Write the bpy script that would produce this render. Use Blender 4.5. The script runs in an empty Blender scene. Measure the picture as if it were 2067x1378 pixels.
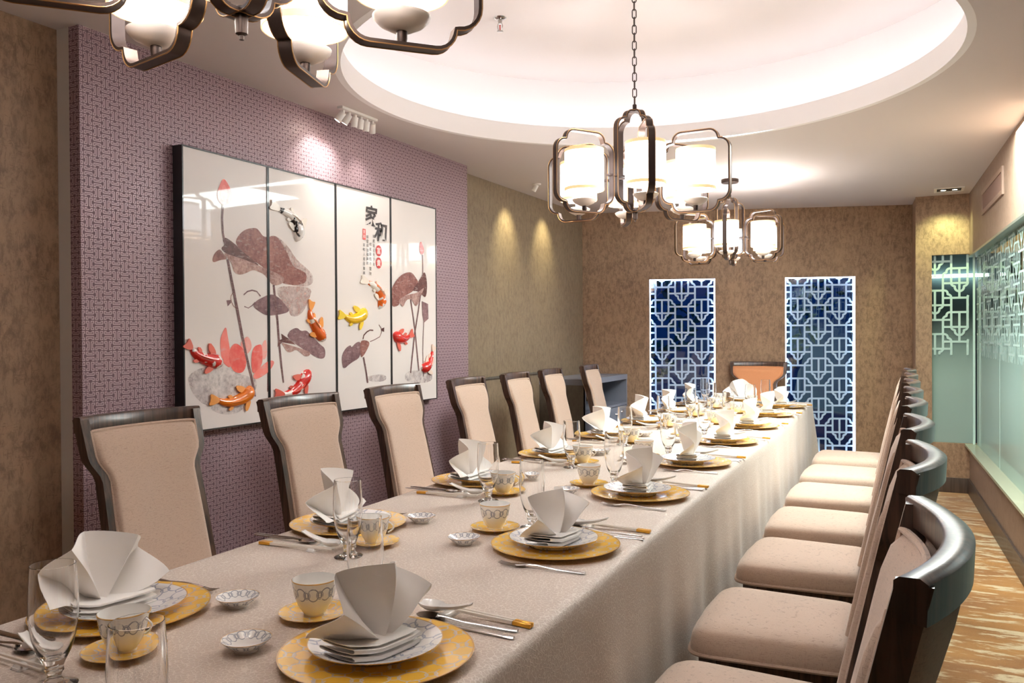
import bpy, bmesh, math, random
from mathutils import Vector, Matrix
PI = math.pi
random.seed(7)
scene = bpy.context.scene
COL = scene.collection

# ------------------------------------------------------------------ camera
IW, IH, FPX = 2067.0, 1378.0, 1680.0
CAM_H, YAW, PITCH, ROLL = 1.31, math.radians(26.2524), math.radians(-0.5125), 0.006
HC = 2.42            # lower ceiling
TT = 0.76            # table top
fwd = Vector((-math.sin(YAW)*math.cos(PITCH), math.cos(YAW)*math.cos(PITCH), math.sin(PITCH)))
rgt0 = Vector((math.cos(YAW), math.sin(YAW), 0))
up0 = rgt0.cross(fwd)
rgt = rgt0*math.cos(ROLL) - up0*math.sin(ROLL)
upv = up0*math.cos(ROLL) + rgt0*math.sin(ROLL)
camd = bpy.data.cameras.new('camera')
camd.sensor_fit = 'HORIZONTAL'; camd.sensor_width = 36.0
camd.lens = 36.0*FPX/IW
camd.clip_start = 0.02; camd.clip_end = 60
cam = bpy.data.objects.new('camera', camd); COL.objects.link(cam)
M = Matrix.Identity(4)
for i in range(3):
    M[i][0] = rgt[i]; M[i][1] = upv[i]; M[i][2] = -fwd[i]
M[0][3], M[1][3], M[2][3] = 0, 0, CAM_H
cam.matrix_world = M
scene.camera = cam

# ------------------------------------------------------------------ world + exposure
world = bpy.data.worlds.new('night'); scene.world = world
world.use_nodes = True
bg = world.node_tree.nodes['Background']
bg.inputs[0].default_value = (0.022, 0.110, 0.340, 1); bg.inputs[1].default_value = 1.0
vs = scene.view_settings
vs.view_transform = 'Standard'; vs.look = 'None'; vs.gamma = 1.0; vs.use_curve_mapping = False
vs.exposure = 1.56
COVE_POWER = 2.8        # LED strip behind the round ceiling lip (emission)
SHADE_EMIT = 3.3         # lit fabric lamp shades
BULB_W = 1.1             # bulb inside each shade
SPOT_W = 4.0            # track heads on the art wall
scene.cycles.max_bounces = 16
scene.cycles.diffuse_bounces = 6
scene.cycles.glossy_bounces = 4
scene.cycles.transmission_bounces = 14
scene.cycles.transparent_max_bounces = 16
scene.cycles.sample_clamp_indirect = 6.0
scene.cycles.caustics_reflective = False
scene.cycles.caustics_refractive = True

# ------------------------------------------------------------------ helpers
def ray(px, py):
    v = fwd*FPX + rgt*(px-IW/2) - upv*(py-IH/2)
    return v/FPX
def on_x(px, py, X):
    d = ray(px, py); t = X/d.x
    return Vector((X, d.y*t, CAM_H+d.z*t))

def lin(c):
    if isinstance(c, str):
        c = [int(c[i:i+2], 16)/255 for i in (0, 2, 4)]
    elif max(c) > 1.0:
        c = [v/255 for v in c]
    return tuple((v/12.92 if v <= .04045 else ((v+.055)/1.055)**2.4) for v in c) + (1,)

class NT:
    """tiny node-tree writer"""
    def __init__(s, mat):
        mat.use_nodes = True
        s.t = mat.node_tree; s.n = s.t.nodes; s.l = s.t.links
        s.bsdf = s.n['Principled BSDF']; s.out = s.n['Material Output']
    def put(s, sock, v):
        if hasattr(v, 'links') or isinstance(v, bpy.types.NodeSocket): s.l.new(v, sock)
        elif isinstance(v, (int, float)) and sock.type in ('RGBA',): sock.default_value = (v, v, v, 1)
        else: sock.default_value = v
    def node(s, typ, ins=(), **kw):
        nd = s.n.new(typ)
        for k, v in kw.items(): setattr(nd, k, v)
        for k, v in (ins.items() if isinstance(ins, dict) else enumerate(ins)):
            s.put(nd.inputs[k], v)
        return nd
    def m(s, op, a, b=0.0, c=None, clamp=False):
        nd = s.n.new('ShaderNodeMath'); nd.operation = op; nd.use_clamp = clamp
        s.put(nd.inputs[0], a); s.put(nd.inputs[1], b)
        if c is not None: s.put(nd.inputs[2], c)
        return nd.outputs[0]
    def mix(s, f, a, b):
        nd = s.n.new('ShaderNodeMix'); nd.data_type = 'RGBA'
        s.put(nd.inputs[0], f); s.put(nd.inputs[6], a); s.put(nd.inputs[7], b)
        return nd.outputs[2]
    def coord(s, kind='Object'):
        return s.n.new('ShaderNodeTexCoord').outputs[kind]
    def mapv(s, v, scale=(1, 1, 1), loc=(0, 0, 0)):
        nd = s.n.new('ShaderNodeMapping'); s.l.new(v, nd.inputs[0])
        nd.inputs['Scale'].default_value = scale; nd.inputs['Location'].default_value = loc
        return nd.outputs[0]
    def noise(s, v, scale, detail=4, rough=.55, dist=0.0):
        nd = s.node('ShaderNodeTexNoise', {'Vector': v, 'Scale': scale, 'Detail': detail, 'Roughness': rough, 'Distortion': dist})
        return nd.outputs[0]
    def vor(s, v, scale, feature='F1', out='Distance', rnd=1.0):
        nd = s.node('ShaderNodeTexVoronoi', {'Vector': v, 'Scale': scale}, feature=feature)
        nd.inputs['Randomness'].default_value = rnd
        return nd.outputs[out]
    def ramp(s, f, lo, hi):
        nd = s.n.new('ShaderNodeMapRange'); nd.interpolation_type = 'SMOOTHSTEP'
        s.put(nd.inputs[0], f); nd.inputs[1].default_value = lo; nd.inputs[2].default_value = hi
        return nd.outputs[0]
    def xyz(s, v):
        nd = s.n.new('ShaderNodeSeparateXYZ'); s.l.new(v, nd.inputs[0]); return nd.outputs
    def cxyz(s, x, y, z):
        nd = s.n.new('ShaderNodeCombineXYZ')
        for i, v in enumerate((x, y, z)): s.put(nd.inputs[i], v)
        return nd.outputs[0]
    def bump(s, h, strength=.3, dist=.01):
        nd = s.node('ShaderNodeBump', {'Height': h, 'Strength': strength, 'Distance': dist})
        s.l.new(nd.outputs[0], s.bsdf.inputs['Normal'])
    def set(s, **kw):
        names = dict(color='Base Color', rough='Roughness', metal='Metallic', spec='Specular IOR Level', coat='Coat Weight',
                     coat_rough='Coat Roughness', trans='Transmission Weight', ior='IOR', alpha='Alpha', emit='Emission Color',
                     emit_s='Emission Strength', sheen='Sheen Weight', sss='Subsurface Weight')
        for k, v in kw.items(): s.put(s.bsdf.inputs[names[k]], v)
        return s

MATS = {}
def mat(name, color=None, rough=.5, metal=0.0, **kw):
    if name in MATS: return MATS[name]
    m = bpy.data.materials.new(name); t = NT(m)
    if color is not None: t.set(color=lin(color))
    t.set(rough=rough, metal=metal, **kw)
    MATS[name] = m
    return m
def nmat(name):
    m = bpy.data.materials.new(name); MATS[name] = m
    return m, NT(m)

class MB:
    """collects verts / faces, builds one mesh"""
    def __init__(s): s.v = []; s.f = []
    def add(s, vs, fs):
        o = len(s.v); s.v += [tuple(p) for p in vs]; s.f += [tuple(i+o for i in q) for q in fs]
        return s
    def box(s, x0, x1, y0, y1, z0, z1):
        return s.add([(x0,y0,z0),(x1,y0,z0),(x1,y1,z0),(x0,y1,z0),(x0,y0,z1),(x1,y0,z1),(x1,y1,z1),(x0,y1,z1)],
                     [(0,3,2,1),(4,5,6,7),(0,1,5,4),(1,2,6,5),(2,3,7,6),(3,0,4,7)])
    def hexa(s, bot, top):
        return s.add(list(bot)+list(top), [(3,2,1,0),(4,5,6,7),(0,1,5,4),(1,2,6,5),(2,3,7,6),(3,0,4,7)])
    def lathe(s, prof, n=32, cx=0, cy=0, closed=False):
        o = len(s.v); k = len(prof); ring = []
        for (r, z) in prof:
            if r < 1e-6:
                s.v.append((cx, cy, z)); ring.append([len(s.v)-1]*n)
            else:
                b = len(s.v)
                for i in range(n):
                    a = 2*PI*i/n; s.v.append((cx+r*math.cos(a), cy+r*math.sin(a), z))
                ring.append(list(range(b, b+n)))
        rng = range(k) if closed else range(k-1)
        for j in rng:
            A, B = ring[j], ring[(j+1) % k]
            for i in range(n):
                i2 = (i+1) % n
                q = [A[i], A[i2], B[i2], B[i]]
                q = [x for h, x in enumerate(q) if x not in q[:h]]
                if len(q) > 2: s.f.append(tuple(q))
        return s
    def tube(s, pts, r, n=8, closed=False, caps=True):
        pts = [Vector(p) for p in pts]; k = len(pts); rings = []
        prevN = None
        for i, p in enumerate(pts):
            if closed: t = pts[(i+1) % k]-pts[i-1]
            else: t = pts[min(i+1, k-1)]-pts[max(i-1, 0)]
            t.normalize()
            if prevN is None:
                ref = Vector((0, 0, 1)) if abs(t.z) < .9 else Vector((1, 0, 0))
                N = t.cross(ref).normalized()
            else:
                N = (prevN-t*prevN.dot(t)).normalized()
            prevN = N; B = t.cross(N)
            rr = r[i] if isinstance(r, (list, tuple)) else r
            b = len(s.v)
            for j in range(n):
                a = 2*PI*j/n; s.v.append(tuple(p+N*(rr*math.cos(a))+B*(rr*math.sin(a))))
            rings.append(b)
        for i in range(k if closed else k-1):
            a, b = rings[i], rings[(i+1) % k]
            for j in range(n):
                j2 = (j+1) % n; s.f.append((a+j, a+j2, b+j2, b+j))
        if caps and not closed:
            s.f.append(tuple(rings[0]+j for j in range(n))[::-1]); s.f.append(tuple(rings[-1]+j for j in range(n)))
        return s
    def prism(s, poly, d0, d1, fn):
        """poly 2D outline, extruded from depth d0 to d1, fn(u,v,d)->xyz"""
        n = len(poly)
        return s.add([fn(u, v, d0) for u, v in poly]+[fn(u, v, d1) for u, v in poly],
                     [tuple(range(n))[::-1], tuple(range(n, 2*n))]+[(i, (i+1) % n, n+(i+1) % n, n+i) for i in range(n)])
    def grid(s, P, flip=False):
        """P[i][j] points"""
        o = len(s.v); a, b = len(P), len(P[0])
        for row in P: s.v += [tuple(p) for p in row]
        for i in range(a-1):
            for j in range(b-1):
                q = (o+i*b+j, o+i*b+j+1, o+(i+1)*b+j+1, o+(i+1)*b+j)
                s.f.append(q[::-1] if flip else q)
        return s
    def mesh(s, name, smooth=True, angle=35, recalc=True):
        me = bpy.data.meshes.new(name)
        me.from_pydata(s.v, [], s.f); me.update()
        if recalc:
            bm = bmesh.new(); bm.from_mesh(me)
            bmesh.ops.recalc_face_normals(bm, faces=bm.faces); bm.to_mesh(me); bm.free()
        if smooth:
            for p in me.polygons: p.use_smooth = True
            me.set_sharp_from_angle(angle=math.radians(angle))
        return me

def link(name, me, material=None, parent=None, loc=None, rot=None):
    if material is not None and not me.materials: me.materials.append(material)
    o = bpy.data.objects.new(name, me); COL.objects.link(o)
    if parent: o.parent = parent
    if loc is not None: o.location = loc
    if rot is not None: o.rotation_euler = rot if hasattr(rot, '__len__') else (0, 0, rot)
    return o
def build(name, mb, material, parent=None, loc=None, rot=None, bevel=0, **kw):
    me = mb.mesh(name, **kw)
    if bevel: bevel_mesh(me, bevel)
    return link(name, me, material, parent, loc, rot)
def bevel_mesh(me, w, seg=2, angle=30):
    bm = bmesh.new(); bm.from_mesh(me)
    bmesh.ops.remove_doubles(bm, verts=bm.verts, dist=1e-6)
    es = [e for e in bm.edges if len(e.link_faces) == 2 and e.calc_face_angle(0) > math.radians(angle)]
    bmesh.ops.bevel(bm, geom=es, offset=w, segments=seg, profile=.6, affect='EDGES', clamp_overlap=True)
    bm.to_mesh(me); bm.free()
    for p in me.polygons: p.use_smooth = True
    me.set_sharp_from_angle(angle=math.radians(40))
def empty(name, loc=(0, 0, 0), rot=0):
    o = bpy.data.objects.new(name, None); COL.objects.link(o)
    o.location = loc; o.rotation_euler = (0, 0, rot) if not hasattr(rot, '__len__') else rot
    o.empty_display_size = .05
    return o
def tag(o, label=None, cat=None, group=None, kind=None):
    if label: o['label'] = label
    if cat: o['category'] = cat
    if group: o['group'] = group
    if kind: o['kind'] = kind
    return o
def struct(o, label=None, cat=None):
    o['kind'] = 'structure'
    if label: o['label'] = label
    if cat: o['category'] = cat
    return o
def arc(cx, cy, r, a0, a1, n):
    return [(cx+r*math.cos(math.radians(a0+(a1-a0)*i/n)), cy+r*math.sin(math.radians(a0+(a1-a0)*i/n))) for i in range(n+1)]

# ------------------------------------------------------------------ materials
def plaster(name, base, dark, light, glossy=.55):
    m, t = nmat(name)
    co = t.coord()
    n1 = t.noise(t.mapv(co, (1, 1, .55)), 34, 8, .72, .3)
    n2 = t.noise(t.mapv(co, (1.5, 1.5, .32)), 52, 6, .7, .3)
    n3 = t.noise(co, 5, 4, .6)
    n4 = t.noise(t.mapv(co, (.5, .5, 1.7)), 46, 6, .7, .4)
    c = t.mix(t.ramp(n1, .34, .60), lin(dark), lin(base))
    c = t.mix(t.m('MULTIPLY', t.ramp(n2, .57, .64), .75), c, lin(dark))
    c = t.mix(t.m('MULTIPLY', t.ramp(n4, .59, .65), .65), c, lin(dark))
    c = t.mix(t.m('MULTIPLY', t.ramp(n3, .40, .75), .35), c, lin(light))
    t.set(color=c, rough=glossy)
    t.bump(t.m('ADD', n1, n2), .25, .004)
    return m
M_BROWN = plaster('brown_plaster', (162, 130, 102), (122, 95, 72), (180, 148, 116))
M_OLIVE = plaster('olive_plaster', (146, 128, 104), (124, 107, 86), (158, 140, 114))
M_UPPER = plaster('brown_panel_plaster', (146, 121, 102), (132, 107, 89), (156, 130, 110))
M_PAINT = mat('white_paint', (214, 206, 196), .6)
def ceiling_mat():
    m, t = nmat('ceiling_paint')
    n = t.noise(t.coord(), 60, 3)
    t.set(color=lin((210, 200, 196)), rough=.75); t.bump(n, .05, .002)
    return m
M_CEIL = ceiling_mat()
M_COVE = mat('cove_white', (238, 234, 232), .7)
def wallpaper():
    m, t = nmat('plum_fret_wallpaper')
    x, y, z = t.xyz(t.coord())
    c = .037
    # lattice turned so that upright and lying bars interlock in a basket of I shapes
    u = t.m('DIVIDE', t.m('ADD', t.m('SUBTRACT', y, x), 10.0), c); v = t.m('DIVIDE', z, c)
    iu = t.m('FLOOR', u); iv = t.m('FLOOR', v)
    fu = t.m('SUBTRACT', u, iu); fv = t.m('SUBTRACT', v, iv)
    chk = t.m('FLOORED_MODULO', t.m('ADD', iu, iv), 2.0)
    def bars(a, b):
        da = t.m('ABSOLUTE', t.m('SUBTRACT', a, .5)); db = t.m('ABSOLUTE', t.m('SUBTRACT', b, .5))
        def line(d, at): return t.ramp(t.m('ABSOLUTE', t.m('SUBTRACT', d, at)), .055, .030)
        core = t.m('MULTIPLY', line(da, .11), t.m('LESS_THAN', db, .40))
        cap = t.m('MULTIPLY', line(db, .40), t.m('MULTIPLY', t.m('LESS_THAN', da, .44), t.m('GREATER_THAN', da, .10)))
        hook = t.m('MULTIPLY', line(da, .41), t.m('MULTIPLY', t.m('LESS_THAN', db, .43), t.m('GREATER_THAN', db, .16)))
        mid = t.m('MULTIPLY', line(da, .27), t.m('LESS_THAN', db, .27))
        return t.m('MAXIMUM', t.m('MAXIMUM', core, cap), t.m('MAXIMUM', hook, mid))
    A = bars(fu, fv); B = bars(fv, fu)
    ln = t.m('ADD', t.m('MULTIPLY', A, chk), t.m('MULTIPLY', B, t.m('SUBTRACT', 1.0, chk)))
    n = t.noise(t.coord(), 7, 3)
    base = t.mix(n, lin((106, 79, 89)), lin((124, 94, 103)))
    col = t.mix(ln, base, lin((202, 176, 181)))
    # glitter flakes
    d = t.vor(t.coord(), 150, 'F1', 'Distance'); rc = t.vor(t.coord(), 150, 'F1', 'Color')
    fl = t.m('MULTIPLY', t.ramp(d, .22, .12), t.ramp(t.xyz(rc)[0], .86, .9))
    fl = t.m('MULTIPLY', fl, t.ramp(t.noise(t.coord(), 3.0, 3), .42, .62))
    col = t.mix(fl, col, lin((255, 226, 170)))
    t.set(color=col, rough=t.m('SUBTRACT', .52, t.m('MULTIPLY', ln, .14)), metal=t.m('MULTIPLY', ln, .25))
    t.bump(ln, .2, .002)
    return m
M_PLUM = wallpaper()
def carpet():
    m, t = nmat('gold_carpet')
    co = t.coord()
    v = t.mapv(co, (1.5, 6.0, 1))
    n1 = t.noise(v, 2.6, 5, .6, .5); n2 = t.noise(t.mapv(co, (1, 3, 1)), 9, 4, .7); n3 = t.noise(co, 260, 2)
    f = t.ramp(t.m('ADD', t.m('MULTIPLY', n1, .62), t.m('MULTIPLY', n2, .38)), .50, .58)
    g = t.ramp(t.noise(t.mapv(co, (.6, 2, 1)), 1.6, 3), .35, .7)
    brown = t.mix(g, lin((154, 101, 44)), lin((190, 134, 64)))
    c = t.mix(f, brown, lin((222, 200, 158)))
    c = t.mix(t.m('MULTIPLY', n3, .35), c, lin((110, 74, 34)))
    t.set(color=c, rough=.95, sheen=.3); t.bump(n3, .5, .004)
    return m
M_CARPET = carpet()
def cloth():
    m, t = nmat('crackle_tablecloth')
    co = t.coord()
    w = t.noise(co, 40, 3)
    nd = t.node('ShaderNodeVectorMath', [co, t.cxyz(t.m('MULTIPLY', w, .012), t.m('MULTIPLY', t.noise(t.mapv(co, (1, 1, 1), (3, 5, 1)), 40, 3), .012), t.m('MULTIPLY', w, .012))], operation='ADD')
    d = t.vor(nd.outputs[0], 105, 'DISTANCE_TO_EDGE', 'Distance')
    ln = t.ramp(d, .11, .03)
    fine = t.noise(co, 700, 2)
    c = t.mix(t.m('MULTIPLY', ln, .60), lin((212, 195, 181)), lin((246, 235, 222)))
    c = t.mix(t.m('MULTIPLY', fine, .25), c, lin((170, 148, 130)))
    t.set(color=c, rough=t.m('SUBTRACT', .66, t.m('MULTIPLY', ln, .2)), sheen=.25)
    t.bump(t.m('ADD', ln, t.m('MULTIPLY', fine, .4)), .25, .0015)
    return m
M_CLOTH = cloth()
def linen(name, base, fleck):
    m, t = nmat(name)
    co = t.coord()
    a = t.noise(t.mapv(co, (60, 60, 700)), 1, 3, .7); b = t.noise(t.mapv(co, (700, 700, 60)), 1, 3, .7)
    f = t.m('MAXIMUM', t.ramp(a, .56, .66), t.ramp(b, .56, .66))
    w = t.noise(co, 900, 1)
    c = t.mix(t.m('MULTIPLY', f, .55), lin(base), lin(fleck))
    t.set(color=c, rough=.85, sheen=.35); t.bump(t.m('ADD', w, f), .18, .0012)
    return m
M_LINEN = linen('beige_linen', (196, 170, 150), (140, 112, 92))
M_ORANGE = linen('orange_upholstery', (222, 152, 104), (206, 134, 88))
def wood(name, a, b, rough=.3, sc=1.0):
    m, t = nmat(name)
    n = t.noise(t.mapv(t.coord(), (60*sc, 60*sc, 3*sc)), 1.0, 4, .6, .6)
    t.set(color=t.mix(t.ramp(n, .35, .68), lin(a), lin(b)), rough=rough, coat=.2, coat_rough=.15); t.bump(n, .03, .001)
    return m
M_WOOD = wood('dark_walnut', (54, 38, 31), (92, 68, 54))
M_SKIRT = wood('baseboard_wood', (70, 56, 48), (88, 72, 62), .45)
M_BRONZE = mat('brushed_bronze', (70, 56, 50), .42, .6)
M_GOLD = mat('gold_trim', (236, 176, 70), .28, .9)
M_EDGE = mat('bronze_gold_edge', (170, 128, 82), .35, .8)
def shade_mat():
    m, t = nmat('lit_lamp_shade')
    n = t.noise(t.mapv(t.coord(), (60, 60, 400)), 1, 2)
    t.set(color=lin((250, 244, 234)), rough=.8, emit=t.mix(n, lin((243, 247, 255)), lin((247, 250, 255))), emit_s=SHADE_EMIT)
    return m
M_SHADE = shade_mat()
M_TRIM = mat('shade_trim', (226, 190, 146), .7, emit=lin((255, 205, 150)), emit_s=.30)
M_ALAB = mat('alabaster_dish', (250, 240, 230), .35)
M_SLEEVE = mat('candle_sleeve', (214, 192, 182), .6)
M_LED = mat('cove_led', (255, 255, 255), .5, emit=lin((240, 246, 255)), emit_s=COVE_POWER)
M_LEDW = mat('window_led', (255, 255, 255), .5, emit=lin((205, 226, 255)), emit_s=3.0)
M_LATT = mat('pale_blue_lattice', (182, 208, 236), .35)
M_LATTG = mat('frosted_lattice', (206, 232, 226), .4, alpha=.72)
M_LATTF = mat('frosted_film_lattice', (206, 230, 222), .5, alpha=.35)
def glass(name, tint=(1, 1, 1), ior=1.47):
    m, t = nmat(name)
    t.set(color=(*tint, 1), rough=0.0, trans=1.0, ior=ior)
    return m
M_GLASS = glass('clear_glass', (1, 1, 1))
def pane_mat(name, tint, refl=.5):
    """thin window pane: mostly see-through, sharp reflection by angle"""
    m, t = nmat(name)
    tr = t.node('ShaderNodeBsdfTransparent', [tint]); gl = t.node('ShaderNodeBsdfGlossy', [(1, 1, 1, 1), .02])
    fr = t.node('ShaderNodeFresnel', {'IOR': 1.55})
    mx = t.node('ShaderNodeMixShader', [t.m('MULTIPLY', fr.outputs[0], refl*2, clamp=True), tr.outputs[0], gl.outputs[0]])
    t.l.new(mx.outputs[0], t.out.inputs[0])
    return m
M_PANE = pane_mat('night_window_pane', (.72, .84, .95, 1), .75)
def frost_pane():
    m, t = nmat('frosted_gradient_glass')
    z = t.xyz(t.coord())[2]
    f = t.ramp(z, 1.52, 0.85)
    tr = t.node('ShaderNodeBsdfTransparent', [(.80, .92, .90, 1)]); gl = t.node('ShaderNodeBsdfGlossy', [(1, 1, 1, 1), .03])
    fr = t.node('ShaderNodeFresnel', {'IOR': 1.5})
    clear = t.node('ShaderNodeMixShader', [fr.outputs[0], tr.outputs[0], gl.outputs[0]])
    df = t.node('ShaderNodeBsdfDiffuse', [lin((214, 238, 230))]); tl = t.node('ShaderNodeBsdfTranslucent', [lin((214, 240, 232))])
    fd = t.node('ShaderNodeMixShader', [.55, df.outputs[0], tl.outputs[0]])
    fg = t.node('ShaderNodeMixShader', [t.m('MULTIPLY', fr.outputs[0], .6), fd.outputs[0], gl.outputs[0]])
    mx = t.node('ShaderNodeMixShader', [t.m('MULTIPLY', f, .93), clear.outputs[0], fg.outputs[0]])
    t.l.new(mx.outputs[0], t.out.inputs[0])
    return m
M_FROST = frost_pane()
M_NAPKIN = mat('white_napkin', (248, 243, 238), .85, sheen=.3)
M_STEEL = mat('polished_steel', (205, 200, 196), .16, 1.0)
M_WHITE = mat('white_porcelain', (246, 243, 238), .18, coat=.6, coat_rough=.08)
M_BLACKF = mat('black_frame', (22, 20, 22), .3, coat=.4)
M_CHROME = mat('chrome', (190, 184, 178), .15, 1.0)
M_WHITEM = mat('white_metal', (236, 232, 226), .4)
M_SPOTLIT = mat('spot_lens', (255, 255, 255), .4, emit=lin((255, 246, 226)), emit_s=14)
M_SPOTOFF = mat('dark_spot_lens', (220, 214, 208), .3)
M_GREY = mat('grey_blue_laminate', (134, 138, 150), .42)
M_SIDEP = plaster('grey_brown_laminate', (106, 100, 90), (94, 88, 78), (112, 106, 96), .5)
M_VOID = mat('black_metal', (16, 14, 14), .7)

def rings(name, base, ringc, cell, r1=.42, w=.05, polar=None, band=None, base2=None, gold_band=None):
    """porcelain with a printed chain of interlocking rings. polar=n -> pattern around the z axis with n repeats"""
    m, t = nmat(name)
    x, y, z = t.xyz(t.coord())
    rad = t.m('SQRT', t.m('ADD', t.m('MULTIPLY', x, x), t.m('MULTIPLY', y, y)))
    if polar:
        n, mode, v0, vs_ = polar
        u = t.m('MULTIPLY', t.m('DIVIDE', t.m('ARCTAN2', y, x), 2*PI), float(n)); u = t.m('ADD', u, 50.0)
        v = t.m('ADD', t.m('DIVIDE', t.m('SUBTRACT', z if mode == 'z' else rad, v0), vs_), 20.5)
    else:
        u = t.m('ADD', t.m('DIVIDE', x, cell), 40.5); v = t.m('ADD', t.m('DIVIDE', y, cell), 40.5)
    def ring(ou, ov, r, ww):
        fu = t.m('SUBTRACT', t.m('FRACT', t.m('ADD', u, ou)), .5); fv = t.m('SUBTRACT', t.m('FRACT', t.m('ADD', v, ov)), .5)
        d = t.m('SQRT', t.m('ADD', t.m('MULTIPLY', fu, fu), t.m('MULTIPLY', fv, fv)))
        return t.ramp(t.m('ABSOLUTE', t.m('SUBTRACT', d, r)), ww, ww*.55)
    a = ring(0, 0, r1, w)
    b = ring(.5, 0, .17, w*.9); c = ring(0, .5, .17, w*.9)
    b2 = ring(.5, 0, .26, w*.6)
    f = t.m('MAXIMUM', t.m('MAXIMUM', a, b), c if not polar else b2)
    nz = t.noise(t.coord(), 60, 2)
    f = t.m('MULTIPLY', f, t.ramp(nz, .28, .45))
    if band:
        s = z if (polar and polar[1] == 'z') else rad
        f = t.m('MULTIPLY', f, t.m('MULTIPLY', t.m('GREATER_THAN', s, band[0]), t.m('LESS_THAN', s, band[1])))
    bc = lin(base)
    if base2:
        bc = t.mix(t.m('GREATER_THAN', z, base2[1]), lin(base2[0]), lin(base))
    col = t.mix(t.m('MULTIPLY', f, .85), bc, lin(ringc))
    if gold_band:
        s, g0, g1 = (z if gold_band[0] == 'z' else rad), gold_band[1], gold_band[2]
        g = t.m('MULTIPLY', t.m('GREATER_THAN', s, g0), t.m('LESS_THAN', s, g1))
        col = t.mix(g, col, lin((214, 166, 88)))
    t.set(color=col, rough=.2, coat=.6, coat_rough=.08)
    return m
M_CHARGER = rings('yellow_ring_porcelain', (248, 196, 72), (214, 210, 204), .058, .40, .036, gold_band=('r', .1625, .2))
M_PLATE = rings('white_ring_porcelain', (244, 242, 240), (158, 165, 186), .052, .40, .038, gold_band=('r', .1132, .2))
M_SAUCER = rings('yellow_saucer_porcelain', (248, 198, 78), (208, 206, 202), .040, .40, .042, gold_band=('r', .0675, .2))
M_CUP = rings('banded_cup_porcelain', (246, 243, 236), (128, 132, 146), 1, .40, .05, polar=(10, 'z', .047, .030), band=(.030, .064),
              gold_band=('z', .0675, .1))
M_DISH = rings('banded_dish_porcelain', (246, 244, 240), (132, 138, 152), 1, .40, .05, polar=(12, 'r', .034, .019), band=(.0245, .0425), gold_band=('r', .0425, .1))

# ------------------------------------------------------------------ room shell
LEFT_X, PLUM_X, OLIVE_X = -2.81, -2.69, -2.82
BW_P = Vector((-2.827, 7.201)); BW_Q = Vector((-0.086, 8.091))
BW_D = (BW_Q-BW_P).normalized(); BW_L = (BW_Q-BW_P).length
BW_N = Vector((BW_D.y, -BW_D.x))            # towards the room
def bw(u, z, d=0.0):
    p = BW_P+BW_D*u+BW_N*d
    return (p.x, p.y, z)
def rx(y): return .34+.0508*(7.65-y)        # right wall line
NEAR_Y = -1.6

mb = MB(); mb.box(-3.2, 1.2, NEAR_Y, 8.6, -.06, 0.0)
struct(build('floor', mb, M_CARPET, smooth=False), 'gold and cream streaked carpet floor', 'floor')

# lower ceiling with the round opening
CC, CR = (-1.12, 3.52), 1.27
mb = MB(); N = 144
inner, outer = [], []
x0, x1, y0, y1 = -3.0, 1.0, NEAR_Y-.1, 8.4
for i in range(N):
    a = 2*PI*i/N; c, s = math.cos(a), math.sin(a)
    inner.append((CC[0]+CR*c, CC[1]+CR*s, HC))
    ts = []
    if c > 1e-9: ts.append((x1-CC[0])/c)
    if c < -1e-9: ts.append((x0-CC[0])/c)
    if s > 1e-9: ts.append((y1-CC[1])/s)
    if s < -1e-9: ts.append((y0-CC[1])/s)
    t = min(ts); outer.append((CC[0]+t*c, CC[1]+t*s, HC))
for cx, cy in ((x0, y0), (x1, y0), (x1, y1), (x0, y1)):
    k = min(range(N), key=lambda i: (outer[i][0]-cx)**2+(outer[i][1]-cy)**2); outer[k] = (cx, cy, HC)
mb.add(inner+outer, [(i, (i+1) % N, N+(i+1) % N, N+i) for i in range(N)])
ceil = struct(build('ceiling', mb, M_CEIL, smooth=False), 'pale ceiling with a round lit recess', 'ceiling')
mb = MB(); mb.lathe([(CR+.03, HC-.0005), (CR, HC-.0005), (CR, HC+.105), (CR+.03, HC+.105), (CR+.03, HC+.03), (1.48, HC+.03), (1.48, 2.86)], 144, *CC)
o = build('trim_1', mb, M_COVE); struct(o, 'white curved lip and cove of the round ceiling recess', 'ceiling trim')
mb = MB(); mb.lathe([(0, 2.855), (1.5, 2.855), (1.5, 2.90), (0, 2.90)], 96, *CC)
struct(build('ceiling_recess', mb, M_CEIL), 'raised inner ceiling of the round recess', 'ceiling')
mb = MB(); mb.lathe([(1.375, HC+.032), (1.40, HC+.032), (1.40, HC+.052), (1.375, HC+.052)], 144, *CC, closed=True)
tag(build('led_strip', mb, M_LED), 'white light strip hidden behind the lip of the round ceiling recess', 'light strip')

# left walls
mb = MB(); mb.box(LEFT_X-.1, LEFT_X, NEAR_Y, 1.99, 0, HC)
struct(build('wall_left_near', mb, M_BROWN, smooth=False), 'brown mottled plaster wall beside the plum wall', 'wall')
mb = MB(); mb.box(LEFT_X-.02, PLUM_X-.055, 1.985, 2.15, 0, HC)
struct(build('trim_2', mb, M_PAINT, smooth=False), 'narrow white painted strip at the end of the plum wall', 'trim')
mb = MB(); mb.box(PLUM_X-.055, PLUM_X, 1.985, 4.80, 0, HC)
struct(build('wall_plum', mb, M_PLUM, smooth=False), 'plum wallpapered wall with a fine geometric fret pattern', 'wall')
mb = MB(); mb.box(PLUM_X-.2, PLUM_X-.05, 2.1, 4.795, 0, HC)
struct(build('wall_plum_core', mb, M_PAINT, smooth=False), 'plain core behind the plum wallpaper', 'wall')
mb = MB(); mb.box(OLIVE_X-.1, OLIVE_X, 4.78, 7.35, 0, HC)
struct(build('wall_olive', mb, M_OLIVE, smooth=False), 'olive brown plaster wall lit by two small spots', 'wall')
mb = MB(); mb.box(OLIVE_X, OLIVE_X+.014, 4.80, 6.60, .985, 1.0)
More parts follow.
